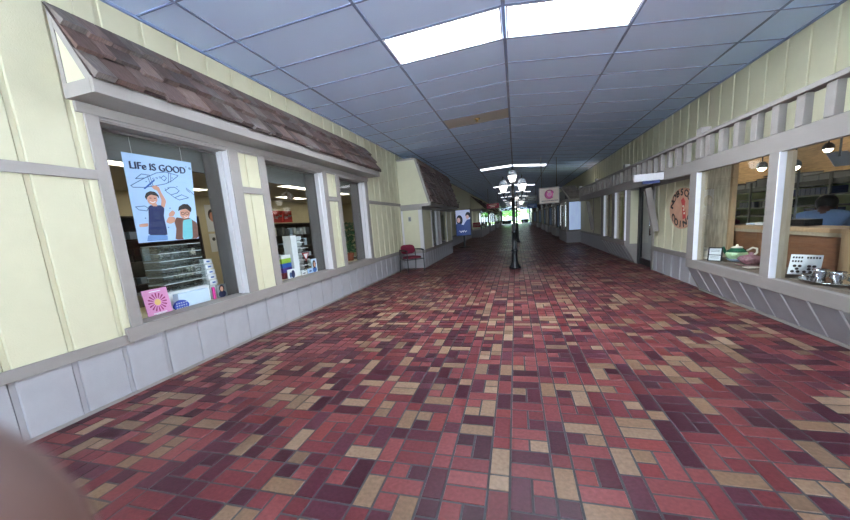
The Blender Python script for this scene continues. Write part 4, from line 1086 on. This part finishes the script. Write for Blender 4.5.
art('printed_hair', 'hair_print', [(2.561,1.436),(2.577,1.478),(2.628,1.507),(2.678,1.503),(2.708,1.469),(2.693,1.425),(2.649,1.462),(2.587,1.448)], .0020)
b = B()
for y in (2.605, 2.65): stroke(b, [PV(y + .017*math.cos(a), 1.415 + .3*(y-2.605)*.2 + .013*math.sin(a), .0021) for a in [j*.7 for j in range(10)]], .005, (1,0,0))
b.build('printed_glasses', 'hair_print', sheet)
b = B(); stroke(b, [PV(2.615,1.385,.0021), PV(2.635,1.376,.0021), PV(2.655,1.386,.0021)], .006, (1,0,0)); b.build('printed_smile', 'paper_white', sheet)
b = B()
for y in (2.25, 2.70): b.tube([(px - .0015, y, 1.905), (px - .0015, y, 2.2)], .0015, 6)
b.build('hanging_cord', 'white_paint', po)
# eyewear: one pair, then copies on the acrylic rack
def eyeglasses(loc, lens='dark_frame', label='clear framed eyeglasses on the acrylic rack under the blue poster', group='eyeglasses on the acrylic rack'):
    x, y, z = loc
    t = thing('eyeglasses', label, 'eyeglasses', loc, group)
    b = B()
    for s_ in (-1, 1): b.tube([(x, y + s_ * .034 + .026 * math.cos(a), z + .024 + .02 * math.sin(a)) for a in [2*math.pi*k/12 for k in range(13)]], .0028, 6)
    b.tube([(x, y - .009, z + .028), (x, y + .009, z + .028)], .0028, 6)
    for s_ in (-1, 1): b.tube([(x, y + s_ * .06, z + .03), (x - .05, y + s_ * .058, z + .03), (x - .09, y + s_ * .056, z + .018)], .0025, 6)
    b.build('frame', lens, t)
    b = B()
    for s_ in (-1, 1): b.face([(x - .001, y + s_ * .034 + .025 * math.cos(a), z + .024 + .019 * math.sin(a)) for a in [2*math.pi*k/12 for k in range(12)]])
    b.build('lens', 'clear_acrylic', t)
    return t
rk = thing('eyewear_rack', 'tall clear acrylic eyewear rack of six tiers under the blue poster', 'rack', (-3.26, 2.62, ZL))
RX0, RX1, RY0, RY1 = -3.40, -3.20, 2.42, 2.88
b = B()
for k in range(7): b.box(RX0, RX1, RY0, RY1, ZL + .17 + k * .075, ZL + .176 + k * .075)
b.build('shelf', 'acrylic', rk)
b = B(); b.box(RX0 - .006, RX0, RY0, RY1, ZL, ZL + .63); b.box(RX0, RX1, RY0, RY0 + .006, ZL, ZL + .63); b.box(RX0, RX1, RY1 - .006, RY1, ZL, ZL + .63)
for f_ in (1/3, 2/3): b.box(RX0, RX1, RY0 + (RY1-RY0)*f_, RY0 + (RY1-RY0)*f_ + .004, ZL + .17, ZL + .62)
b.build('divider', 'clear_acrylic', rk)
b = B(); b.box(RX0, RX1 + .02, RY0, RY1, ZL, ZL + .165); b.build('base_box', 'paper_white', rk)
eg = None
for k in range(6):
    for j in range(3):
        loc = (-3.225, RY0 + (j + .5) * (RY1 - RY0) / 3, ZL + .1765 + k * .075)
        if eg is None: eg = eyeglasses(loc)
        else: dup(eg, loc, eg['label'])
simple('product_box', 'pale_blue', -3.175, -3.105, 2.46, 2.80, ZL, ZL + .15, 'wide pale blue carton standing in front of the acrylic rack', 'box')
q = B(); 
bl = thing('eyeglass_case', 'round topped blue case with white pattern beside the pink card', 'case', (-3.09, 2.46, ZL))
q.prism([(-3.10, 2.46 + .075 * math.cos(a) * (1 if math.sin(a) < .3 else .9), ZL + .045 + .05 * math.sin(a)) for a in [2*math.pi*k/18 for k in range(18)]], (.025, 0, 0)); q.build('shell', 'royal_blue', bl)
q = B()
for k in range(5):
    for j in range(3): 
        yy, zz = 2.41 + k * .024, ZL + .02 + j * .024
        q.face([(-3.0745, yy + .006*math.cos(a), zz + .006*math.sin(a)) for a in [2*math.pi*i/8 for i in range(8)]])
q.build('dots', 'paper_white', bl)
# pink card with a sunburst
pk = thing('display_card', 'pink card with a plum sunburst in the corner of the first window', 'card', (-3.05, 2.24, ZL))
ccx = -3.05
b = B(); b.prism([(ccx, 2.125, ZL), (ccx, 2.345, ZL), (ccx - .03, 2.345, ZL + .25), (ccx - .03, 2.125, ZL + .25)], (-.004, 0, 0)); b.build('card', 'pink_card', pk)
b = B()
for k in range(16):
    a = 2*math.pi*k/16; f = lambda r, da: (ccx - .03 * ((.13 + r * math.sin(a + da)) / .25) + .001, 2.235 + r * math.cos(a + da), ZL + .13 + r * math.sin(a + da))
    b.face([f(.035, -.07), f(.078, -.09), f(.085, 0), f(.078, .09), f(.035, .07)])
b.build('sunburst', 'plum_print', pk)
b = B(); b.face([(ccx - .03 * ((.13 + .028 * math.sin(a)) / .25) + .001, 2.235 + .028 * math.cos(a), ZL + .13 + .028 * math.sin(a)) for a in [2*math.pi*k/16 for k in range(16)]]); b.build('sun_disc', 'gold_print', pk)
b = B()
for z, w in ((.225, .05), (.03, .06), (.018, .04)): b.face([(ccx - .03*z/.25 + .001, 2.235 - w, ZL + z), (ccx - .03*z/.25 + .001, 2.235 + w, ZL + z), (ccx - .03*(z+.008)/.25 + .001, 2.235 + w, ZL + z + .008), (ccx - .03*(z+.008)/.25 + .001, 2.235 - w, ZL + z + .008)])
b.build('printed_lines', 'paper_white', pk)
wr = thing('case_rack', 'narrow white stepped rack of eyeglass cases right of the acrylic rack', 'rack', (-3.22, 2.93, ZL))
b = B()
for k in range(5): b.box(-3.28, -3.18 - .008 * k, 2.90, 3.00, ZL + .16 + k * .058, ZL + .16 + k * .058 + .05)
b.build('tier', 'paper_white', wr)
b = B(); b.box(-3.28, -3.2, 2.905, 2.995, ZL, ZL + .16); b.build('base', 'acrylic', wr)
b = B()
for k in range(5): b.box(-3.1795 - .008*k, -3.179 - .008 * k, 2.93, 2.97, ZL + .175 + k * .058, ZL + .19 + k * .058)
b.build('mark', 'cobalt', wr)
simple('booklet', 'magenta', -3.13, -3.12, 2.86, 2.89, ZL, ZL + .14, 'narrow magenta booklet standing at the right end of the first window', 'booklet', bevel=0)
def photo_card(name, label, x, y0, y1, z0, z1, bg, figs):
    t = thing(name, label, 'card', (x, (y0+y1)/2, z0))
    b = B(); b.box(x - .006, x, y0, y1, z0, z1); b.build('card', bg, t)
    for i, (nm, m, cy, cz, ry, rz) in enumerate(figs):
        b = B(); d = x + .0008 * (i + 1); W, H = y1 - y0, z1 - z0
        b.face([(d, y0 + W * (cy + ry * math.cos(a)), z0 + H * (cz + rz * math.sin(a))) for a in [2*math.pi*k/16 for k in range(16)]]); b.build(nm, m, t)
    return t
photo_card('photo_card', 'dark photo card of a person at the right end of the first window', -3.13, 2.92, 3.05, ZL, ZL + .15, 'storage_grey', [('printed_coat', 'navy_print', .5, .28, .38, .26), ('printed_hair', 'hair_print', .5, .7, .26, .26), ('printed_face', 'skin_print', .5, .66, .16, .19)])
# second window
wt = thing('eyewear_tower', 'tall white eyewear tower of glasses in the second window', 'rack', (-3.24, 4.55, ZL))
b = B(); b.box(-3.34, -3.20, 4.40, 4.53, ZL, ZL + .62); b.build('side_panel', 'paper_white', wt)
b = B(); b.box(-3.34, -3.26, 4.531, 4.74, ZL, ZL + .60); b.build('back_panel', 'acrylic', wt)
b = B()
for k in range(6): b.box(-3.259, -3.15, 4.535, 4.74, ZL + .05 + k * .09, ZL + .056 + k * .09)
b.build('shelf', 'paper_white', wt)
for k in range(6): dup(eg, (-3.163, 4.637, ZL + .0565 + k * .09), 'dark eyeglasses on a shelf of the white tower in the second window', group='eyeglasses on the white tower')
tr_ = thing('triangle_sign', 'red outlined white triangle card on the white eyewear tower', 'card', (-3.16, 4.63, .72))
b = B(); b.prism([(-3.145, 4.54, .84), (-3.145, 4.73, .84), (-3.145, 4.635, .70)], (.003, 0, 0)); b.build('border', 'red_paint', tr_)
b = B(); b.face([(-3.141, 4.575, .825), (-3.141, 4.695, .825), (-3.141, 4.635, .735)]); b.build('card', 'paper_white', tr_)
photo_card('photo_card', 'blue portrait card standing at the right end of the second window', -3.15, 4.77, 4.92, ZL, ZL + .22, 'pale_blue', [('printed_coat', 'cobalt', .5, .2, .4, .2), ('printed_hair', 'hair_print', .5, .6, .3, .3), ('printed_face', 'skin_print', .52, .58, .18, .2)])
photo_card('photo_card', 'small pale blue card between the white tower and the portrait card', -3.12, 4.60, 4.75, ZL, ZL + .085, 'paper_blue', [('printed_mark', 'poster_line', .5, .5, .25, .15)])
photo_card('photo_card', 'small white card low at the foot of the white tower', -3.11, 4.43, 4.56, ZL, ZL + .07, 'paper_white', [('printed_mark', 'storage_grey', .5, .5, .3, .15)])
photo_card('photo_card', 'white card with a dark figure at the left end of the second window', -3.12, 4.12, 4.32, ZL, ZL + .14, 'paper_white', [('printed_coat', 'navy_print', .6, .45, .22, .42), ('printed_figure', 'poster_line', .3, .4, .12, .3)])
zz = ZL
for m, h, nm in (('maroon', .09, 'dark red'), ('violet', .07, 'violet'), ('cobalt', .065, 'bright blue'), ('lime', .07, 'lime green'), ('paper_white', .05, 'white')):
    simple('gift_box', m, -3.42, -3.22, 4.16, 4.37, zz, zz + h - .001, f'{nm} box in the colourful stack at the left of the second window', 'box'); zz += h
# display shelving further inside
def bookcase(label, x, y0, y1, items, h=1.35, seed=1):
    t = thing('display_shelving', label, 'shelving', (x, (y0+y1)/2, 0))
    b = B(); b.box(x - .30, x - .28, y0, y1, 0, h); b.build('back_panel', 'dark_wood', t)
    for y in (y0, y1 - .02):
        b = B(); b.box(x - .28, x, y, y + .02, 0, h); b.build('side_panel', 'dark_wood', t)
    rnd = random.Random(seed); n = 5
    for k in range(n + 1):
        z = .1 + k * (h - .12) / n
        b = B(); b.box(x - .279, x - .002, y0 + .021, y1 - .021, z, z + .018); b.build('shelf', 'dark_wood', t)
        if k == n: break
        y = y0 + .04
        while y < y1 - .14:
            w = rnd.uniform(.07, .13); hh = rnd.uniform(.06, .17); m = rnd.choice(['paper_white', 'storage_grey', 'black_plastic', 'pale_blue', 'cream_china', 'dark_frame', 'shelf_metal'])
            nm = {'paper_white': 'white', 'storage_grey': 'grey', 'black_plastic': 'black', 'pale_blue': 'pale blue', 'cream_china': 'cream', 'dark_frame': 'charcoal', 'shelf_metal': 'dark grey'}[m]
            simple('product_box', m, x - .2, x - .04, y, y + w, z + .0185, z + .0185 + hh, f'{nm} product box on the {items}', 'box', f'{nm} product boxes on the {items}', bevel=0); y += w + rnd.uniform(.02, .05)
    return t
bookcase('dark display shelving seen through the first window, left of the poster', -4.4, 2.75, 4.0, 'dark shelving behind the first window', 1.5, 3)
bookcase('dark display shelving seen through the second window below the red panels', -4.6, 5.4, 7.2, 'dark shelving behind the second window', 1.38, 5)
bookcase('dark display shelving deep in the shop towards the third window', -6.6, 7.6, 9.8, 'dark shelving deep in the eyewear shop', 1.45, 8)
def red_panel(y0, label):
    t = thing('advertising_panel', label, 'sign', (-4.66, y0 + .13, 1.3985))
    b = B(); b.box(-4.70, -4.68, y0, y0 + .29, 1.3985, 1.64); b.build('board', 'red_panel', t)
    b = B(); add_text(b, 'Ray-Ban', .075, (-4.678, y0 + .145, 1.52), (0, .97, .2), (0, -.2, .97), 0, .002, .4); b.build('lettering', 'paper_white', t)
red_panel(5.95, 'red advertising panel with white script on the dark shelving, nearer the viewer')
red_panel(6.26, 'red advertising panel with white script, second one along the dark shelving')
photo_card('wall_poster', 'white poster of a face on the far cream wall behind the first window', -7.19, 6.7, 7.05, 1.35, 2.0, 'paper_white', [('printed_hair', 'hair_print', .5, .62, .3, .22), ('printed_face', 'skin_print', .5, .55, .2, .18)])
photo_card('wall_poster', 'white poster with dark and red dots below the face poster', -7.19, 6.7, 7.1, .85, 1.3, 'paper_white', [('printed_dot', 'black_paint', .3, .7, .12, .1), ('printed_dot', 'red_paint', .6, .4, .12, .1), ('printed_dot', 'black_paint', .7, .75, .1, .08)])
pn = thing('pendant_light', 'white branching pendant light hanging inside the second window', 'lamp', (-4.5, 6.25, 2.2))
b = B(); b.tube([(-4.5, 6.25, 2.2), (-4.5, 6.25, 2.0)], .008, 8); b.build('stem', 'white_paint', pn)
for dx, dy, dz in ((0, -.16, -.08), (.03, -.03, -.13), (0, .1, -.14), (0, .19, -.1)):
    b = B(); b.tube([(-4.5, 6.25, 2.02), (-4.5 + dx, 6.25 + dy * .6, 2.0 + dz * .3), (-4.5 + dx, 6.25 + dy, 2.0 + dz)], [.012, .02, .03], 8); b.build('shade', 'white_paint', pn)
# service counter and plant
ct = thing('sales_counter', 'dark wooden sales counter inside the eyewear shop', 'counter', (-5.0, 2.3, 0))
b = B(); b.box(-5.5, -5.0, 2.2, 3.0, 0, .78); b.build('body', 'dark_wood', ct)
b = B(); b.box(-5.53, -4.97, 2.17, 3.03, .78, .81); b.build('top', 'light_wood', ct)
simple('computer_monitor', 'black_plastic', -5.3, -5.26, 2.4, 2.8, .811, 1.1, 'black computer monitor on the dark sales counter', 'monitor')
pl = thing('potted_plant', 'leafy green potted plant inside the third shop window', 'plant', (-3.4, 6.55, ZL))
PX, PY = -3.36, 6.50
b = B(); b.lathe([(.07, 0), (.095, .15), (.10, .16), (.085, .16), (.08, .14)], (PX, PY, ZL), 18); b.build('pot', 'terracotta', pl)
b = B(); b.lathe([(.08, .145), (0, .15)], (PX, PY, ZL), 18); b.build('soil', 'bark', pl)
b = B()
for k in range(9): a = k * .7; b.tube([(PX, PY, ZL + .14), (PX + .05*math.cos(a), PY + .06*math.sin(a), ZL + .35), (PX + .1*math.cos(a), PY + .13*math.sin(a), ZL + .5 + .02*k)], .005, 6)
b.build('stem', 'leaf_green', pl)
b = B()
for k in range(280):
    a = U(0, 6.28); z = ZL + U(.18, .78); q = U(.03, .2) * (1 - abs(z - ZL - .45) * 1.2); c = Vector((PX + q * math.cos(a) * .7, PY + q * math.sin(a), z))
    d = Vector((math.cos(a) * .7, math.sin(a), U(-.5, .7))).normalized(); sd = d.cross(Vector((0, 0, 1))).normalized(); L = U(.08, .15); w = L * .3; up = sd.cross(d) * .012
    b.face([c, c + d * L * .45 + sd * w - up, c + d * L, c + d * L * .45 - sd * w - up])
b.build('foliage', 'leaf_green', pl)
simple('notice_card', 'red_paint', -3.06, -3.05, 5.58, 5.66, .5305 - .03, .66, 'small red notice card standing at the left edge of the third window', 'card', bevel=0)

# ------------------------------------------------------------------ person at the coin shop desk
def skin_mesh(verts, edges, levels=2):
    me = bpy.data.meshes.new('s'); me.from_pydata([v[0] for v in verts], edges, [])
    o = bpy.data.objects.new('s', me); C.objects.link(o)
    md = o.modifiers.new('skin', 'SKIN'); md.use_smooth_shade = True
    for i, v in enumerate(verts):
        r = v[1] if isinstance(v[1], tuple) else (v[1], v[1])
        me.skin_vertices[0].data[i].radius = r
    me.skin_vertices[0].data[0].use_root = True
    sb = o.modifiers.new('sub', 'SUBSURF'); sb.levels = levels; sb.render_levels = levels
    dg = bpy.context.evaluated_depsgraph_get(); r = bpy.data.meshes.new_from_object(o.evaluated_get(dg))
    bpy.data.objects.remove(o); return r
def mesh_obj(name, me, m, parent, M):
    me.transform(M); me.materials.clear(); me.materials.append(MATS[m])
    for p in me.polygons: p.use_smooth = True; p.material_index = 0
    o = bpy.data.objects.new(name, me); C.objects.link(o); o.parent = parent
    return o
def person():
    # real metres, facing +y, seat at z=.45; scaled into layout units by k
    k = 1 / SCALE; bx, by = 3.22, 4.66
    Rz = Matrix.Rotation(math.radians(-38), 4, 'Z')
    root = bpy.data.objects.new('person', None); C.objects.link(root); root.location = (bx, by, 0); root['_w'] = [bx, by, 0]
    tag(root, 'dark haired person in a pale blue shirt bent over the coin shop desk', 'person')
    M = Rz @ Matrix.Scale(k, 4)
    V = {}
    J = [('pelvis', (0, 0, .55), (.15, .12)), ('belly', (0, .03, .70), (.145, .11)), ('chest', (0, .10, .92), (.165, .12)), ('upchest', (0, .20, 1.08), (.10, .075)),
         ('neck', (0, .28, 1.16), .055), ('head0', (.01, .34, 1.18), .075), ('head1', (.015, .40, 1.23), .09), ('head2', (.015, .41, 1.29), .065)]
    E = [(i, i + 1) for i in range(7)]
    for s in (-1, 1):
        b = len(J)
        J += [(f'sh', (s * .20, .20, 1.07), .062), ('elb', (s * .29, .36, .84), .045), ('wr', (s * .17, .52, .785), .030), ('palm', (s * .13, .58, .785), (.036, .02))]
        E += [(3, b), (b, b + 1), (b + 1, b + 2), (b + 2, b + 3)]
        for f, (dx, L) in enumerate(((-.028, .06), (-.010, .075), (.010, .08), (.028, .07))):
            c = len(J); x = s * .13 - s * dx
            J += [('f', (x, .615, .785), .0095), ('f', (x, .615 + L * .6, .778), .0088), ('f', (x - s * .004, .615 + L, .762), .0078)]; E += [(b + 3, c), (c, c + 1), (c + 1, c + 2)]
        c = len(J); J += [('t', (s * .13 - s * .045, .585, .785), .011), ('t', (s * .13 - s * .06, .615, .778), .0095)]; E += [(b + 3, c), (c, c + 1)]
        b = len(J)
        J += [('hip', (s * .09, .03, .52), .095), ('knee', (s * .12, .45, .53), .062), ('ank', (s * .12, .40, .09), .042), ('toe', (s * .13, .53, .04), .035)]
        E += [(0, b), (b, b + 1), (b + 1, b + 2), (b + 2, b + 3)]
    body = skin_mesh([(p, r) for _, p, r in J], E); mesh_obj('body', body, 'skin', root, M)
    S = [((0, 0, .54), (.165, .135)), ((0, .03, .70), (.165, .13)), ((0, .10, .92), (.20, .15)), ((0, .19, 1.08), (.18, .14)), ((0, .28, 1.17), (.10, .09))]
    SE = [(0, 1), (1, 2), (2, 3), (3, 4)]
    for s in (-1, 1):
        b = len(S); S += [((s * .20, .20, 1.07), .088), ((s * .295, .36, .84), .068), ((s * .19, .50, .80), .05)]; SE += [(3, b), (b, b + 1), (b + 1, b + 2)]
    mesh_obj('shirt', skin_mesh(S, SE), 'shirt_blue', root, M)
    S = [((0, 0, .52), (.17, .13))]; SE = []
    for s in (-1, 1):
        b = len(S); S += [((s * .09, .05, .52), .11), ((s * .12, .44, .53), .078), ((s * .12, .41, .14), .06)]; SE += [(0, b), (b, b + 1), (b + 1, b + 2)]
    mesh_obj('trousers', skin_mesh(S, SE), 'trouser', root, M)
    for s in (-1, 1): mesh_obj('shoe', skin_mesh([((s * .12, .37, .05), .05), ((s * .13, .48, .045), .048), ((s * .135, .56, .035), .036)], [(0, 1), (1, 2)]), 'shoe', root, M)
    # hair cap, ears and features
    b = B(); b.ball((.015, .385, 1.255), .115, n=18, sc=(.94, 1.02, .98)); o = b.build('hair', 'hair_dark', None); me = o.data; bpy.data.objects.remove(o)
    bm = bmesh.new(); bm.from_mesh(me); bmesh.ops.bisect_plane(bm, geom=bm.verts[:] + bm.edges[:] + bm.faces[:], plane_co=(0, .44, 1.19), plane_no=(0, .75, -.66), clear_outer=True); bm.to_mesh(me); bm.free()
    mesh_obj('hair', me, 'hair_dark', root, M)
    for s in (-1, 1):
        b = B(); b.ball((.015 + s * .094, .385, 1.195), .026, sc=(.4, .8, 1.2)); o = b.build('ear', 'skin', None); me = o.data; bpy.data.objects.remove(o); mesh_obj('ear', me, 'skin', root, M)
        b = B(); b.ball((.015 + s * .034, .478, 1.215), .011); o = b.build('eye', 'hair_dark', None); me = o.data; bpy.data.objects.remove(o); mesh_obj('eye', me, 'black_paint', root, M)
    b = B(); b.tube([(.015, .485, 1.22), (.015, .505, 1.185), (.015, .485, 1.175)], [.008, .016, .01], 10); o = b.build('nose', 'skin', None); me = o.data; bpy.data.objects.remove(o); mesh_obj('nose', me, 'skin', root, M)
    b = B(); b.tube([(-.012, .455, 1.15), (.015, .461, 1.148), (.042, .455, 1.15)], [.004, .006, .004], 8); o = b.build('mouth', 'skin', None); me = o.data; bpy.data.objects.remove(o); mesh_obj('mouth', me, 'maroon', root, M)
    st = thing('work_stool', 'round stool under the person at the coin shop desk', 'stool', (bx, by, 0))
    b = B(); b.lathe([(.15, .29), (.165, .30), (.165, .325), (.15, .335)], (bx, by, 0), 20); b.build('seat', 'dark_wood', st)
    for q in range(4):
        a = q * math.pi / 2 + .4; b = B(); b.tube([(bx + .1*math.cos(a), by + .1*math.sin(a), .33), (bx + .15*math.cos(a), by + .15*math.sin(a), 0)], .012, 8); b.build('leg', 'dark_wood', st)
person()

# ------------------------------------------------------------------ camera
YAW, PITCH_, ROLL, FPX = -0.2710, -0.1639, -0.0749, 337.52
fw = Vector((math.sin(YAW) * math.cos(PITCH_), math.cos(YAW) * math.cos(PITCH_), math.sin(PITCH_)))
r0 = Vector((math.cos(YAW), -math.sin(YAW), 0)); u0 = r0.cross(fw)
cr = r0 * math.cos(ROLL) + u0 * math.sin(ROLL); cu = -r0 * math.sin(ROLL) + u0 * math.cos(ROLL)
CAM = Vector((.057, 0, 1.1416))
cd = bpy.data.cameras.new('camera'); cam = bpy.data.objects.new('camera', cd); C.objects.link(cam)
cam.matrix_world = Matrix(((cr.x, cu.x, -fw.x, CAM.x), (cr.y, cu.y, -fw.y, CAM.y), (cr.z, cu.z, -fw.z, CAM.z), (0, 0, 0, 1)))
cd.sensor_fit = 'HORIZONTAL'; cd.sensor_width = 36; cd.lens = FPX / 850 * 36; cd.shift_y = 20.16 / 850
cd.clip_start = .001; cd.clip_end = 400
cd.dof.use_dof = True; cd.dof.focus_distance = 9; cd.dof.aperture_fstop = 15
bpy.context.scene.camera = cam

# the photographer's hand, one fingertip close to the lens at the lower left
def hand():
    tip = CAM + (cr * -1.10 + cu * -.62 + fw) * .0105
    e1 = (cr * .62 + cu * .45 + fw * .35).normalized()          # towards the fingertip
    e3 = (cu * .7 - cr * .6 + fw * .1); e3 = (e3 - e1 * e3.dot(e1)).normalized(); e2 = e3.cross(e1)
    k = 1 / SCALE
    def W(a, b_, c): return tuple((e1 * a + e2 * b_ + e3 * c) * k)
    root = bpy.data.objects.new('person', None); C.objects.link(root); root.location = tip; root['_w'] = list(tip)
    tag(root, 'blurred fingertip of the person taking the photo, at the lower left corner', 'person')
    J = [(W(-.135, .03, -.03), (.036, .018)), (W(-.17, .035, -.03), (.032, .020)), (W(-.21, .04, -.03), (.027, .022)), (W(-.30, .05, -.035), (.032, .030)), (W(-.42, .06, -.04), (.040, .038))]
    E = [(0, 1), (1, 2), (2, 3), (3, 4)]
    def finger(pts, r0):
        b = len(J)
        for i, p in enumerate(pts): J.append((W(*p), r0 * (1 - .09 * i)))
        E.append((0, b)); 
        for i in range(len(pts) - 1): E.append((b + i, b + i + 1))
    finger([(-.092, .002, -.024), (-.045, .0, -.006), (-.020, .0, .0), (0, 0, 0)], .0098)
    finger([(-.09, .024, -.022), (-.045, .026, -.012), (-.03, .027, -.036), (-.05, .027, -.05)], .0098)
    finger([(-.093, .046, -.024), (-.052, .05, -.016), (-.038, .05, -.04), (-.058, .05, -.053)], .0093)
    finger([(-.10, .066, -.028), (-.068, .07, -.024), (-.056, .07, -.043), (-.072, .07, -.054)], .0085)
    finger([(-.135, -.012, -.045), (-.105, -.03, -.062), (-.075, -.03, -.07)], .0118)
    me = skin_mesh(J, E, 2); o = mesh_obj('hand', me, 'skin', root, Matrix.Identity(4))
hand()

# ------------------------------------------------------------------ light: sky through both open ends
w = bpy.data.worlds.new('sky'); bpy.context.scene.world = w; w.use_nodes = True
nt = w.node_tree; bg = nt.nodes['Background']
sky = nt.nodes.new('ShaderNodeTexSky'); sky.sky_type = 'NISHITA'; sky.sun_disc = False; sky.sun_elevation = math.radians(48); sky.sun_rotation = math.radians(120); sky.air_density = 1.0; sky.dust_density = 3.0
mx = nt.nodes.new('ShaderNodeMix'); mx.data_type = 'RGBA'; mx.inputs[0].default_value = .8; mx.inputs[7].default_value = (.66, .83, 1, 1)
sc_ = nt.nodes.new('ShaderNodeVectorMath'); sc_.operation = 'SCALE'; sc_.inputs['Scale'].default_value = .35
nt.links.new(sky.outputs[0], sc_.inputs[0]); nt.links.new(sc_.outputs['Vector'], mx.inputs[6]); nt.links.new(mx.outputs[2], bg.inputs['Color'])
bg.inputs['Strength'].default_value = 5.5
sun = bpy.data.lights.new('sun', 'SUN'); sun.energy = 235; sun.angle = .02; sun.color = (.9, .96, 1)  # added to bounce light off the unseen pavement onto the corridor ceiling
so = bpy.data.objects.new('sun', sun); C.objects.link(so); so.rotation_euler = (math.radians(-8), math.radians(38), 0)
for nm, y, rx in (('entrance_portal', Y_START - .02, 90), ('far_portal', Y_END + .1, -90)):
    l = bpy.data.lights.new(nm, 'AREA'); l.shape = 'RECTANGLE'; l.size = 5.9; l.size_y = 3.1; l.cycles.is_portal = True
    o = bpy.data.objects.new(nm, l); C.objects.link(o); o.location = (0, y, 1.55); o.rotation_euler = (math.radians(rx), 0, 0)
    if hasattr(o, 'visible_camera'): pass

# ------------------------------------------------------------------ to metres
bpy.context.view_layer.update()
S = Matrix.Scale(SCALE, 4); done = set()
for o in list(bpy.context.scene.objects):
    if o.type == 'MESH' and o.data.name not in done:
        done.add(o.data.name); o.data.transform(S)
    if o.type == 'LIGHT' and o.data.type == 'AREA': o.data.size *= SCALE; o.data.size_y *= SCALE
    o.location = o.location * SCALE
    if '_w' in o: del o['_w']
cd.dof.focus_distance *= SCALE

sc = bpy.context.scene
sc.view_settings.view_transform = 'Standard'; sc.view_settings.look = 'None'; sc.view_settings.gamma = 1.0; sc.view_settings.use_curve_mapping = False
sc.view_settings.exposure = 0.36
sc.cycles.use_denoising = True
sc.cycles.max_bounces = 10; sc.cycles.diffuse_bounces = 5; sc.cycles.transparent_max_bounces = 16; sc.cycles.caustics_reflective = True; sc.cycles.caustics_refractive = False
